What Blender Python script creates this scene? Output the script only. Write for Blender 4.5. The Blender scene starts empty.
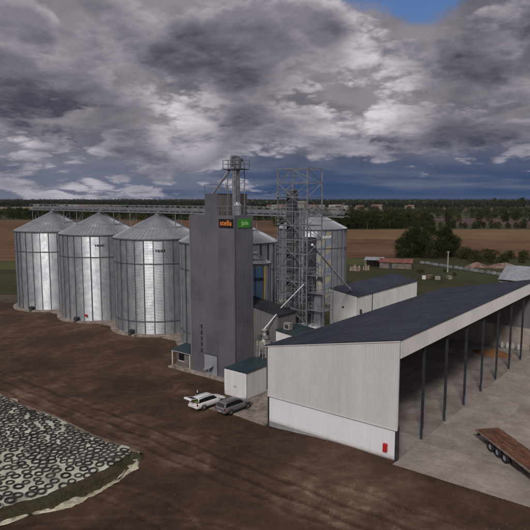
import bpy, bmesh, math, random
import numpy as np
from mathutils import Vector, Matrix

# ------------------------------------------------------------------ camera, sky, sun, exposure
scene = bpy.context.scene
COL = scene.collection
R = math.radians
CAM_H = 25.0
cam_d = bpy.data.cameras.new("camera")
cam = bpy.data.objects.new("camera", cam_d)
COL.objects.link(cam)
cam.location = (0, 0, CAM_H)
cam.rotation_euler = (R(90) - math.atan(67 / 570.0), 0, 0)
cam_d.sensor_width = 36.0
cam_d.lens = 36.0 * 570.0 / 530.0
cam_d.clip_start = 0.5
cam_d.clip_end = 20000
scene.camera = cam
scene.view_settings.view_transform = 'Standard'
scene.view_settings.look = 'None'
scene.view_settings.exposure = 0.0
scene.view_settings.gamma = 1.0
scene.view_settings.use_curve_mapping = False

SUN_AZ = math.atan2(-0.965, -0.26)      # direction towards the sun, world xy
SUN_EL = R(36)
sun_d = bpy.data.lights.new("sun", 'SUN')
sun_d.energy = 2.0
sun_d.angle = R(10)
sun_d.color = (1.0, 0.955, 0.91)
sun = bpy.data.objects.new("sun", sun_d)
COL.objects.link(sun)
sd = Vector((math.cos(SUN_AZ) * math.cos(SUN_EL), math.sin(SUN_AZ) * math.cos(SUN_EL), math.sin(SUN_EL)))
sun.rotation_euler = sd.to_track_quat('Z', 'Y').to_euler()


class NT:
    """tiny node-tree helper"""
    def __init__(s, tree):
        s.t = tree

    def n(s, kind, **kw):
        nd = s.t.nodes.new(kind)
        for k, v in kw.items():
            if k in ('inp',):
                for i, val in v.items():
                    s.put(nd.inputs[i], val)
            else:
                setattr(nd, k, v)
        return nd

    def put(s, sock, val):
        if isinstance(val, bpy.types.NodeSocket):
            s.t.links.new(val, sock)
        else:
            sock.default_value = val

    def math(s, op, a, b=None, c=None, clamp=False):
        nd = s.t.nodes.new('ShaderNodeMath')
        nd.operation = op
        nd.use_clamp = clamp
        s.put(nd.inputs[0], a)
        if b is not None:
            s.put(nd.inputs[1], b)
        if c is not None:
            s.put(nd.inputs[2], c)
        return nd.outputs[0]

    def vec(s, x, y, z):
        nd = s.t.nodes.new('ShaderNodeCombineXYZ')
        for i, q in enumerate((x, y, z)):
            s.put(nd.inputs[i], q)
        return nd.outputs[0]

    def mix(s, f, a, b, blend='MIX'):
        nd = s.t.nodes.new('ShaderNodeMix')
        nd.data_type = 'RGBA'
        nd.blend_type = blend
        s.put(nd.inputs[0], f)
        s.put(nd.inputs[6], a if isinstance(a, bpy.types.NodeSocket) else (*a, 1))
        s.put(nd.inputs[7], b if isinstance(b, bpy.types.NodeSocket) else (*b, 1))
        return nd.outputs[2]

    def noise(s, vec, scale, detail=4, rough=0.55, dist=0.0):
        nd = s.t.nodes.new('ShaderNodeTexNoise')
        s.put(nd.inputs['Vector'], vec)
        nd.inputs['Scale'].default_value = scale
        nd.inputs['Detail'].default_value = detail
        nd.inputs['Roughness'].default_value = rough
        nd.inputs['Distortion'].default_value = dist
        return nd.outputs[0]

    def ramp(s, f, lo, hi, a=0.0, b=1.0, smooth=True):
        nd = s.t.nodes.new('ShaderNodeMapRange')
        nd.interpolation_type = 'SMOOTHSTEP' if smooth else 'LINEAR'
        s.put(nd.inputs[0], f)
        for i, q in enumerate((lo, hi, a, b)):
            s.put(nd.inputs[i + 1], q)
        return nd.outputs[0]


# ---- world: Nishita sky behind broken cumulus, cloud field computed from the view direction
world = bpy.data.worlds.new("World")
scene.world = world
world.use_nodes = True
wt = world.node_tree
wt.nodes.clear()
W_ = NT(wt)
tc = W_.n('ShaderNodeTexCoord')
sep = W_.n('ShaderNodeSeparateXYZ')
wt.links.new(tc.outputs['Generated'], sep.inputs[0])
dx, dy, dz = sep.outputs
sky = W_.n('ShaderNodeTexSky')
sky.sky_type = 'NISHITA'
sky.sun_disc = False
sky.sun_elevation = SUN_EL
sky.sun_rotation = math.pi / 2 - SUN_AZ
sky.altitude = 100
sky.air_density = 1.0
sky.dust_density = 0.6
sky.ozone_density = 1.6
zz = W_.math('MAXIMUM', dz, 0.0)
inv = W_.math('DIVIDE', 1.0, W_.math('ADD', zz, 0.30))
SKY_OFF = (43.8, 6.6, 9.0)


def cloud_coord(lift, off=(0, 0, 0)):
    zl = W_.math('ADD', zz, lift)
    return W_.vec(W_.math('ADD', W_.math('MULTIPLY', dx, inv), SKY_OFF[0] + off[0]),
                  W_.math('ADD', W_.math('MULTIPLY', dy, inv), SKY_OFF[1] + off[1]),
                  W_.math('ADD', W_.math('MULTIPLY', W_.math('MULTIPLY', zl, inv), 1.2), SKY_OFF[2] + off[2]))


def density(lift):
    """broad masses plus billowing lumps (round tops, sharp creases)"""
    p = cloud_coord(lift)
    tot = W_.math('MULTIPLY', W_.noise(p, 1.7, 2, 0.5), 0.80)
    for sc, am in ((2.9, 0.21), (6.1, 0.13), (13.1, 0.080), (28.0, 0.048), (59.0, 0.025)):
        n = W_.noise(p, sc, 0, 0.5)
        b = W_.math('ABSOLUTE', W_.math('SUBTRACT', n, 0.5))
        tot = W_.math('MULTIPLY_ADD', b, am * 2.0, tot)
    return W_.math('SUBTRACT', tot, 0.06)


def blob(px, py, r0, r1):
    """soft bump round a sky direction (places a cloud bank or a gap); px, py only name the compass direction and height"""
    vx, vy, vz = (px - 265) / 570.0, 0.9932 + 0.1167 * (265 - py) / 570.0, -0.1167 + 0.9932 * (265 - py) / 570.0
    l = math.sqrt(vx * vx + vy * vy + vz * vz)
    d = W_.math('ADD', W_.math('ADD', W_.math('MULTIPLY', dx, vx / l), W_.math('MULTIPLY', dy, vy / l)),
                W_.math('MULTIPLY', dz, vz / l))
    return W_.ramp(d, math.cos(R(r1)), math.cos(R(r0)))


d0 = density(0.0)
d1 = density(0.030)
d2 = density(0.075)
gap = W_.math('MULTIPLY', W_.math('MAXIMUM', blob(425, -46, 0.5, 7.6), blob(370, -48, 0.5, 7.2)), 0.95)
bank = blob(110, 55, 4, 20)
bank2 = blob(470, 95, 3, 11)
bank3 = blob(280, 45, 2, 8)
glow = W_.math('ADD', blob(185, 125, 0.5, 5.0), W_.math('ADD', blob(375, 95, 1, 7.0), blob(60, 172, 1, 6)))
dd = W_.math('SUBTRACT', d0, W_.math('MULTIPLY', gap, 0.19))
low = W_.ramp(dz, 0.02, 0.105)            # cumulus thins out into far rain-blue air at the horizon
dd = W_.math('SUBTRACT', dd, W_.math('MULTIPLY', W_.math('SUBTRACT', 1.0, low), W_.ramp(dx, -0.3, 0.1, 0.06, 0.12)))
dd = W_.math('ADD', dd, W_.math('MULTIPLY', W_.math('ADD', bank, bank2), 0.06))
cover = W_.ramp(dd, 0.385, 0.47)          # cumulus body
veil = W_.ramp(W_.math('SUBTRACT', d2, W_.math('MULTIPLY', gap, 0.42)), 0.10, 0.30)   # thinner cloud behind it
top = W_.ramp(W_.math('SUBTRACT', d0, d1), -0.075, 0.085, 0.0, 1.0, False)
rise = W_.ramp(W_.math('SUBTRACT', d0, d2), -0.15, 0.16, 0.0, 1.0, False)
thick = W_.ramp(W_.math('ADD', dd, W_.math('MULTIPLY', W_.math('ADD', bank, W_.math('ADD', bank2, bank3)), 0.10)), 0.43, 0.66)
thick = W_.math('SUBTRACT', thick, W_.math('MULTIPLY', glow, 0.65), clamp=True)
shade = W_.math('ADD', W_.math('MULTIPLY', top, 0.5), W_.math('MULTIPLY', rise, 0.5))
body = W_.mix(shade, (1.05, 1.03, 1.42), (8.4, 7.7, 8.2))
core = W_.mix(shade, (0.60, 0.58, 0.84), (2.35, 2.18, 2.60))
ccol = W_.mix(thick, body, core)
vcol = W_.mix(W_.ramp(W_.noise(cloud_coord(0, (9, 3, 1)), 3.0, 6, 0.55), 0.35, 0.65), (1.5, 1.4, 1.7), (2.9, 2.66, 2.95))
haze_f = W_.ramp(dz, 0.015, 0.14, 1.0, 0.0)
far_n = W_.noise(W_.vec(W_.math('MULTIPLY', dx, 1.6), dy, W_.math('MULTIPLY', dz, 13.0)), 1.9, 5, 0.55)
east = W_.ramp(dx, -0.35, 0.05, 0.24, -0.03)
far_col = W_.mix(W_.ramp(W_.math('ADD', far_n, east), 0.42, 0.66), (0.30, 0.68, 1.6), (1.45, 1.68, 2.4))
sk = W_.mix(1.0, sky.outputs[0], (0.50, 0.60, 0.80), 'MULTIPLY')
colr = W_.mix(veil, sk, vcol)
colr = W_.mix(W_.math('MULTIPLY', haze_f, 0.95), colr, far_col)
ccol = W_.mix(W_.math('MULTIPLY', haze_f, 0.45), ccol, far_col)
colr = W_.mix(cover, colr, ccol)
bg = W_.n('ShaderNodeBackground')
wt.links.new(colr, bg.inputs[0])
bg.inputs[1].default_value = 0.09
wo = W_.n('ShaderNodeOutputWorld')
wt.links.new(bg.outputs[0], wo.inputs[0])

random.seed(7)
rng = np.random.default_rng(11)

# ------------------------------------------------------------------ site frame
LX, LY = 0.334, 60.986
ANG = R(-38.524)
VA = Vector((math.cos(ANG), math.sin(ANG), 0))        # local x ("a")
UB = Vector((-math.sin(ANG), math.cos(ANG), 0))       # local y ("b")


def site(a, b, z=0.0):
    return Vector((LX, LY, 0)) + VA * a + UB * b + Vector((0, 0, z))


def to_site(x, y):
    ex, ey = x - LX, y - LY
    return ex * VA.x + ey * VA.y, ex * UB.x + ey * UB.y


# ------------------------------------------------------------------ materials
MATS = {}


def mat(name, c1, c2=None, rough=0.7, metal=0.0, scale=1.0, lo=0.35, hi=0.65, fine=0.0, fine_scale=8.0,
        streak=0.0, bump=0.0, bump_scale=20.0, rand=0.0, spec=0.5, rough_var=0.0, emit=None, dirt=None, splash=None):
    if name in MATS:
        return MATS[name]
    m = bpy.data.materials.new(name)
    m.use_nodes = True
    nt = m.node_tree
    nt.nodes.clear()
    N = NT(nt)
    out = N.n('ShaderNodeOutputMaterial')
    b = N.n('ShaderNodeBsdfPrincipled')
    nt.links.new(b.outputs[0], out.inputs[0])
    tcn = N.n('ShaderNodeTexCoord')
    oi = N.n('ShaderNodeObjectInfo')
    vadd = N.n('ShaderNodeVectorMath', operation='MULTIPLY_ADD')
    nt.links.new(oi.outputs['Random'], vadd.inputs[0])
    vadd.inputs[1].default_value = (37.0, 19.0, 53.0)
    nt.links.new(tcn.outputs['Object'], vadd.inputs[2])
    P = vadd.outputs[0]
    c2 = c2 or c1
    f = N.ramp(N.noise(P, scale, 5, 0.6), lo, hi)
    col = N.mix(f, c1, c2)
    if fine:
        fn = N.noise(P, fine_scale, 4, 0.65)
        g = N.ramp(fn, 0.3, 0.7, 1 - fine, 1 + fine, False)
        col = N.mix(1.0, col, N.vec(g, g, g), 'MULTIPLY')
    if streak:
        sp = N.n('ShaderNodeMapping')
        nt.links.new(P, sp.inputs[0])
        sp.inputs['Scale'].default_value = (1.7, 1.7, 0.09)
        sn = N.noise(sp.outputs[0], 1.2, 5, 0.65)
        g = N.ramp(sn, 0.3, 0.7, 1 - streak, 1 + streak * 0.4, False)
        col = N.mix(1.0, col, N.vec(g, g, g), 'MULTIPLY')
    if dirt:
        dn = N.ramp(N.noise(P, dirt[1], 8, 0.72), dirt[2], dirt[3])
        col = N.mix(N.math('MULTIPLY', dn, dirt[4] if len(dirt) > 4 else 1.0), col, dirt[0])
    if splash:      # mud thrown up against the foot of a wall
        sx = N.n('ShaderNodeSeparateXYZ')
        nt.links.new(tcn.outputs['Object'], sx.inputs[0])
        hgt = N.math('ADD', sx.outputs[2], N.math('MULTIPLY', N.math('SUBTRACT', N.noise(P, 1.6, 6, 0.7), 0.5), splash[1] * 1.6))
        col = N.mix(N.math('MULTIPLY', N.ramp(hgt, splash[0], splash[0] + splash[1], 1, 0), splash[3]), col, splash[2])
    if rand:
        g = N.ramp(oi.outputs['Random'], 0, 1, 1 - rand, 1 + rand, False)
        col = N.mix(1.0, col, N.vec(g, g, g), 'MULTIPLY')
    nt.links.new(col, b.inputs['Base Color'])
    b.inputs['Metallic'].default_value = metal
    b.inputs['Specular IOR Level'].default_value = spec
    if rough_var:
        rn = N.ramp(N.noise(P, scale * 2.3, 4, 0.6), 0.3, 0.7, max(0.02, rough - rough_var), min(1, rough + rough_var), False)
        nt.links.new(rn, b.inputs['Roughness'])
    else:
        b.inputs['Roughness'].default_value = rough
    if bump:
        bn = N.n('ShaderNodeBump')
        bn.inputs['Strength'].default_value = 1.0
        bn.inputs['Distance'].default_value = bump
        nt.links.new(N.noise(P, bump_scale, 4, 0.6), bn.inputs['Height'])
        nt.links.new(bn.outputs[0], b.inputs['Normal'])
    if emit:
        b.inputs['Emission Color'].default_value = (*emit[0], 1)
        b.inputs['Emission Strength'].default_value = emit[1]
    MATS[name] = m
    return m


GALV = mat('galvanised_sheet', (0.52, 0.545, 0.595), (0.66, 0.675, 0.70), rough=0.46, metal=0.93, scale=0.5, rough_var=0.07, streak=0.20, rand=0.13)
GALV_ROOF = mat('galvanised_roof', (0.44, 0.455, 0.49), (0.55, 0.56, 0.58), rough=0.44, metal=0.8, scale=0.4, rough_var=0.06, streak=0.0, fine=0.1, fine_scale=3)
STIFF = mat('silo_stiffener', (0.14, 0.145, 0.16), (0.21, 0.215, 0.23), rough=0.55, metal=0.6, scale=1)
STEEL = mat('galvanised_frame', (0.22, 0.235, 0.26), (0.33, 0.34, 0.36), rough=0.5, metal=0.5, scale=1.5, fine=0.15)
DRYERM = mat('dull_dryer_sheet', (0.11, 0.12, 0.135), (0.17, 0.18, 0.195), rough=0.5, metal=0.5, scale=0.6, streak=0.2)
DARKSTEEL = mat('dark_steel', (0.035, 0.038, 0.045), (0.06, 0.062, 0.07), rough=0.5, metal=0.2, scale=2)
COLUMN = mat('column_paint', (0.022, 0.024, 0.03), (0.036, 0.039, 0.046), rough=0.45, scale=1.2, dirt=((0.16, 0.14, 0.12), 3.0, 0.55, 0.8, 0.6))
CONC = mat('concrete', (0.31, 0.262, 0.228), (0.385, 0.335, 0.295), rough=0.88, scale=0.35, fine=0.16, fine_scale=2.5, bump=0.004, bump_scale=9, rand=0.05,
           dirt=((0.15, 0.115, 0.095), 0.22, 0.38, 0.72, 0.5))
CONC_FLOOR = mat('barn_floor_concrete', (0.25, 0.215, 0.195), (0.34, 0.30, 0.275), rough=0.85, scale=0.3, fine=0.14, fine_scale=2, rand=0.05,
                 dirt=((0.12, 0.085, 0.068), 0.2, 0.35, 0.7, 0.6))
CONC_OLD = mat('old_concrete', (0.24, 0.20, 0.165), (0.34, 0.29, 0.245), rough=0.9, scale=0.8, fine=0.25, fine_scale=4, dirt=((0.09, 0.065, 0.05), 0.7, 0.45, 0.7))
PLINTH = mat('plinth_concrete', (0.26, 0.25, 0.25), (0.33, 0.32, 0.32), rough=0.85, scale=0.6, streak=0.2)
CLAD = mat('pale_grey_cladding', (0.56, 0.55, 0.55), (0.60, 0.59, 0.59), rough=0.55, scale=0.12, streak=0.07, fine=0.03, fine_scale=1.3, rand=0.02)
FASCIA = mat('fascia_cladding', (0.56, 0.545, 0.535), (0.63, 0.61, 0.595), rough=0.5, scale=0.2, streak=0.05)
WHITE = mat('white_wall_panel', (0.76, 0.755, 0.785), (0.80, 0.795, 0.82), rough=0.6, scale=0.25, streak=0.06,
            dirt=((0.45, 0.40, 0.36), 0.35, 0.62, 0.85, 0.4), splash=(.25, .55, (0.36, 0.29, 0.23), .55))
WHITE2 = mat('annex_white_cladding', (0.66, 0.65, 0.645), (0.72, 0.71, 0.70), rough=0.6, scale=0.3, streak=0.1)
ROOF = mat('blue_black_roof', (0.024, 0.029, 0.043), (0.036, 0.042, 0.058), rough=0.52, scale=0.25, fine=0.18, fine_scale=1.2, rand=0.06, spec=0.35)
ROOF_D = mat('charcoal_roof', (0.018, 0.02, 0.026), (0.03, 0.032, 0.04), rough=0.6, scale=0.5, fine=0.2, fine_scale=2, spec=0.3)
TEAL = mat('teal_roof', (0.022, 0.039, 0.048), (0.032, 0.052, 0.062), rough=0.5, scale=0.4, fine=0.15, fine_scale=2, spec=0.35)
TOWER = mat('grey_violet_cladding', (0.140, 0.134, 0.166), (0.195, 0.185, 0.218), rough=0.42, metal=0.35, scale=0.16, streak=0.05, rough_var=0.10, bump=0.10, bump_scale=0.16)
BROWNCLAD = mat('grey_brown_cladding', (0.15, 0.132, 0.14), (0.19, 0.17, 0.178), rough=0.5, metal=0.1, scale=0.3, streak=0.15)
PENT = mat('taupe_panel', (0.17, 0.145, 0.14), (0.22, 0.19, 0.18), rough=0.6, scale=0.5, streak=0.15)
BLACK = mat('black_rubber', (0.012, 0.012, 0.013), (0.022, 0.022, 0.023), rough=0.75, scale=3)
GLASS = mat('dark_window_glass', (0.008, 0.010, 0.013), rough=0.06, spec=0.7)
RED = mat('red_paint', (0.50, 0.02, 0.02), (0.42, 0.015, 0.018), rough=0.4, scale=2)
TAIL = mat('red_lamp', (0.16, 0.012, 0.012), rough=0.2)
LAMP = mat('clear_lamp', (0.7, 0.72, 0.75), rough=0.12, spec=0.7)
WPAINT = mat('white_car_paint', (0.72, 0.70, 0.69), (0.76, 0.74, 0.73), rough=0.25, scale=1.5, dirt=((0.25, 0.19, 0.15), 1.6, 0.55, 0.85, 0.35))
GPAINT = mat('grey_car_paint', (0.24, 0.22, 0.235), (0.28, 0.255, 0.27), rough=0.3, metal=0.5, scale=1.5, dirt=((0.15, 0.11, 0.09), 1.6, 0.55, 0.85, 0.3))
RIM = mat('wheel_rim', (0.30, 0.30, 0.31), rough=0.35, metal=0.7)
TRIM = mat('black_trim', (0.02, 0.02, 0.022), rough=0.55)
LIME = mat('yellow_green_cloth', (0.42, 0.55, 0.08), (0.25, 0.4, 0.05), rough=0.8, scale=6)
RUST = mat('rusty_deck', (0.115, 0.042, 0.022), (0.20, 0.085, 0.04), rough=0.8, scale=0.9, fine=0.3, fine_scale=5, rand=0.16,
           dirt=((0.055, 0.03, 0.022), 0.8, 0.45, 0.68))
TRAILRAIL = mat('trailer_side_rail', (0.30, 0.25, 0.20), (0.20, 0.15, 0.11), rough=0.6, scale=1.5, dirt=((0.14, 0.06, 0.03), 2, 0.5, 0.7))
CHASSIS = mat('chassis_black', (0.025, 0.02, 0.018), (0.05, 0.035, 0.03), rough=0.7, scale=2)
TYRE = mat('old_tyre_rubber', (0.024, 0.022, 0.022), (0.065, 0.058, 0.055), rough=0.8, scale=1.2, rand=0.5, spec=0.4)
SHEETM = mat('silage_sheet', (0.52, 0.54, 0.42), (0.68, 0.70, 0.57), rough=0.45, scale=0.5, fine=0.12, fine_scale=3, bump=0.015, bump_scale=2.2,
             dirt=((0.17, 0.16, 0.125), 0.45, 0.42, 0.70, 0.75))
TORN = mat('torn_plastic_sheet', (0.62, 0.61, 0.45), (0.36, 0.33, 0.22), rough=0.5, scale=1.3, fine=0.2, fine_scale=5, bump=0.03, bump_scale=4)
BANK = mat('earth_bank', (0.042, 0.029, 0.016), (0.044, 0.042, 0.018), rough=0.95, scale=0.6, fine=0.4, fine_scale=5, bump=0.04, bump_scale=5,
           dirt=((0.11, 0.058, 0.022), 0.5, 0.48, 0.7))
GRAIN = mat('grain_heap', (0.20, 0.085, 0.035), (0.25, 0.115, 0.045), rough=0.9, scale=1.2, fine=0.15, fine_scale=6)
BAGW = mat('white_bag', (0.46, 0.44, 0.42), (0.36, 0.34, 0.33), rough=0.8, scale=3)
SIGNBLK = mat('sign_black', (0.014, 0.009, 0.007), rough=0.5)
SIGNGRN = mat('sign_green', (0.045, 0.26, 0.025), (0.055, 0.30, 0.03), rough=0.5, scale=2)
SIGNORG = mat('sign_orange', (0.85, 0.26, 0.05), rough=0.5)
SIGNYEL = mat('sign_pale_lettering', (0.42, 0.75, 0.28), rough=0.5)
MARKD = mat('dark_lettering', (0.03, 0.025, 0.025), rough=0.6)
MARKW = mat('white_lettering', (0.8, 0.8, 0.8), rough=0.6)
SBLUE = mat('blue_panel_paint', (0.22, 0.46, 0.74), (0.30, 0.54, 0.78), rough=0.45, metal=0.2, scale=0.7, streak=0.15)
SYEL = mat('yellow_panel_paint', (0.74, 0.52, 0.10), (0.80, 0.60, 0.18), rough=0.45, metal=0.1, scale=0.7, streak=0.15)
SBLUE2 = mat('faded_blue_paint', (0.27, 0.32, 0.40), rough=0.45, metal=0.3, scale=0.7, streak=0.15)
SYEL2 = mat('faded_yellow_paint', (0.40, 0.37, 0.29), rough=0.45, metal=0.2, scale=0.7, streak=0.15)
MACH = mat('machine_beige_grey', (0.30, 0.28, 0.25), (0.42, 0.39, 0.35), rough=0.55, metal=0.3, scale=2, fine=0.2)
PIPE = mat('bright_spout_pipe', (0.76, 0.75, 0.74), (0.80, 0.79, 0.78), rough=0.45, metal=0.0, scale=1)
BARK = mat('bark', (0.055, 0.042, 0.03), (0.09, 0.07, 0.05), rough=0.95, scale=3)
WOODPOLE = mat('weathered_pole', (0.30, 0.27, 0.24), (0.38, 0.35, 0.31), rough=0.9, scale=2)
RUSTROOF = mat('rusty_sheet_roof', (0.15, 0.055, 0.04), (0.21, 0.085, 0.06), rough=0.85, scale=0.4, fine=0.3, fine_scale=2, dirt=((0.30, 0.24, 0.20), 0.5, 0.6, 0.75, 0.6), rand=0.25)
GREYROOF = mat('weathered_grey_roof', (0.30, 0.32, 0.36), (0.38, 0.40, 0.43), rough=0.6, metal=0.3, scale=0.5, streak=0.1, rand=0.12)
SHEDWALL = mat('shed_wall', (0.11, 0.095, 0.085), (0.19, 0.16, 0.14), rough=0.9, scale=0.8, fine=0.2)
WRAP = mat('pale_bale_wrap', (0.17, 0.18, 0.19), (0.25, 0.26, 0.265), rough=0.5, scale=0.9, rand=0.25)
RUBBLE = mat('rubble', (0.12, 0.075, 0.055), (0.26, 0.17, 0.13), rough=0.95, scale=0.8, fine=0.35, fine_scale=3)
JACKET = mat('dark_jacket', (0.015, 0.016, 0.022), (0.03, 0.03, 0.04), rough=0.85, scale=6)
TROUSER = mat('dark_trousers', (0.02, 0.022, 0.035), rough=0.9)
SHIRT = mat('white_shirt', (0.6, 0.6, 0.6), rough=0.8)
SKIN = mat('skin', (0.45, 0.26, 0.19), rough=0.55)
HAIR = mat('brown_hair', (0.03, 0.02, 0.015), rough=0.7)
HWALL = mat('house_wall', (0.36, 0.31, 0.26), (0.45, 0.40, 0.35), rough=0.9, scale=0.2, rand=0.25)
HROOF = mat('red_house_roof', (0.14, 0.075, 0.06), (0.20, 0.11, 0.085), rough=0.8, scale=0.4, rand=0.3)
HROOFG = mat('grey_house_roof', (0.20, 0.20, 0.21), rough=0.8, rand=0.3)


def foliage_mat(name, c1, c2, c3):
    m = bpy.data.materials.new(name)
    m.use_nodes = True
    nt = m.node_tree
    nt.nodes.clear()
    N = NT(nt)
    out = N.n('ShaderNodeOutputMaterial')
    tcn = N.n('ShaderNodeTexCoord')
    oi = N.n('ShaderNodeObjectInfo')
    geo = N.n('ShaderNodeNewGeometry')
    f = N.ramp(N.noise(tcn.outputs['Object'], 0.5, 3, 0.6), 0.35, 0.65)
    col = N.mix(f, c1, c2)
    col = N.mix(N.math('MULTIPLY', geo.outputs['Random Per Island'], 0.55), col, c3)
    g = N.ramp(oi.outputs['Random'], 0, 1, 0.75, 1.25, False)
    col = N.mix(1.0, col, N.vec(g, g, N.math('MULTIPLY', g, 0.95)), 'MULTIPLY')
    d = N.n('ShaderNodeBsdfDiffuse')
    t = N.n('ShaderNodeBsdfTranslucent')
    nt.links.new(col, d.inputs[0])
    nt.links.new(col, t.inputs[0])
    mx = N.n('ShaderNodeMixShader')
    mx.inputs[0].default_value = 0.22
    nt.links.new(d.outputs[0], mx.inputs[1])
    nt.links.new(t.outputs[0], mx.inputs[2])
    nt.links.new(mx.outputs[0], out.inputs[0])
    return m


LEAF_D = foliage_mat('dark_leaves', (0.030, 0.042, 0.018), (0.042, 0.056, 0.023), (0.052, 0.062, 0.026))
LEAF_O = foliage_mat('olive_leaves', (0.050, 0.058, 0.022), (0.082, 0.080, 0.030), (0.10, 0.088, 0.034))
LEAF_F = foliage_mat('far_leaves', (0.036, 0.046, 0.028), (0.046, 0.055, 0.031), (0.055, 0.06, 0.033))


def ground_mat(name, c1, c2, c3, s1, s2, rows=None, bump=0.0):
    """c1/c2 broad patches, c3 fine flecks; rows=(angle, spacing) draws tillage lines"""
    m = bpy.data.materials.new(name)
    m.use_nodes = True
    nt = m.node_tree
    nt.nodes.clear()
    N = NT(nt)
    out = N.n('ShaderNodeOutputMaterial')
    b = N.n('ShaderNodeBsdfPrincipled')
    b.inputs['Roughness'].default_value = 0.95
    b.inputs['Specular IOR Level'].default_value = 0.15
    nt.links.new(b.outputs[0], out.inputs[0])
    tcn = N.n('ShaderNodeTexCoord')
    P = tcn.outputs['Object']
    f = N.ramp(N.noise(P, s1, 6, 0.62, 0.4), 0.36, 0.64)
    col = N.mix(f, c1, c2)
    g = N.ramp(N.noise(P, s2, 5, 0.65), 0.5, 0.75)
    col = N.mix(g, col, c3)
    if rows:
        mp = N.n('ShaderNodeMapping')
        mp.inputs['Rotation'].default_value = (0, 0, rows[0])
        mp.inputs['Scale'].default_value = (0.02, 1.0 / rows[1], 1)
        nt.links.new(P, mp.inputs[0])
        rn = N.noise(mp.outputs[0], 1.0, 3, 0.6)
        rg = N.ramp(rn, 0.3, 0.7, 0.72, 1.28, False)
        col = N.mix(1.0, col, N.vec(rg, rg, rg), 'MULTIPLY')
    nt.links.new(col, b.inputs['Base Color'])
    if bump:
        bn = N.n('ShaderNodeBump')
        bn.inputs['Distance'].default_value = bump
        nt.links.new(N.noise(P, s2 * 2, 4, 0.7), bn.inputs['Height'])
        nt.links.new(bn.outputs[0], b.inputs['Normal'])
    return m


G_LAND = ground_mat('rough_grassland', (0.050, 0.056, 0.024), (0.075, 0.068, 0.032), (0.095, 0.078, 0.04), 0.02, 0.35)
G_PLOUGH = ground_mat('tilled_field', (0.105, 0.054, 0.030), (0.155, 0.086, 0.046), (0.18, 0.115, 0.060), 0.010, 0.12, (R(4), 5.0))
G_STUB = ground_mat('stubble_field', (0.155, 0.095, 0.045), (0.19, 0.122, 0.056), (0.21, 0.145, 0.075), 0.012, 0.10, (R(-3), 6.0))
G_PURPLE = ground_mat('dark_fallow_field', (0.085, 0.056, 0.052), (0.11, 0.074, 0.066), (0.13, 0.09, 0.07), 0.01, 0.1, (R(2), 6))
G_GREEN = ground_mat('green_strip', (0.060, 0.075, 0.024), (0.085, 0.092, 0.030), (0.12, 0.105, 0.042), 0.03, 0.25)
G_DKGRASS = ground_mat('dark_meadow', (0.036, 0.040, 0.018), (0.058, 0.055, 0.026), (0.090, 0.068, 0.036), 0.035, 0.4)
G_DKGRASS2 = ground_mat('mown_grass', (0.042, 0.052, 0.020), (0.058, 0.064, 0.026), (0.085, 0.078, 0.036), 0.05, 0.5)
G_VERGE = ground_mat('muddy_verge', (0.075, 0.062, 0.048), (0.11, 0.092, 0.07), (0.15, 0.125, 0.10), 0.05, 0.5)
G_PALE = ground_mat('pale_far_field', (0.26, 0.22, 0.15), (0.30, 0.25, 0.17), (0.32, 0.27, 0.19), 0.01, 0.05)


# ------------------------------------------------------------------ object helpers
def link(o, parent=None):
    COL.objects.link(o)
    if parent is not None:
        o.parent = parent
    return o


def tag(o, label=None, cat=None, group=None, kind=None):
    if label:
        o['label'] = label
    if cat:
        o['category'] = cat
    if group:
        o['group'] = group
    if kind:
        o['kind'] = kind
    return o


def empty(name, loc, rz=0.0):
    o = bpy.data.objects.new(name, None)
    o.empty_display_size = 0.3
    o.location = loc
    o.rotation_euler = (0, 0, rz)
    return link(o)


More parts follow.
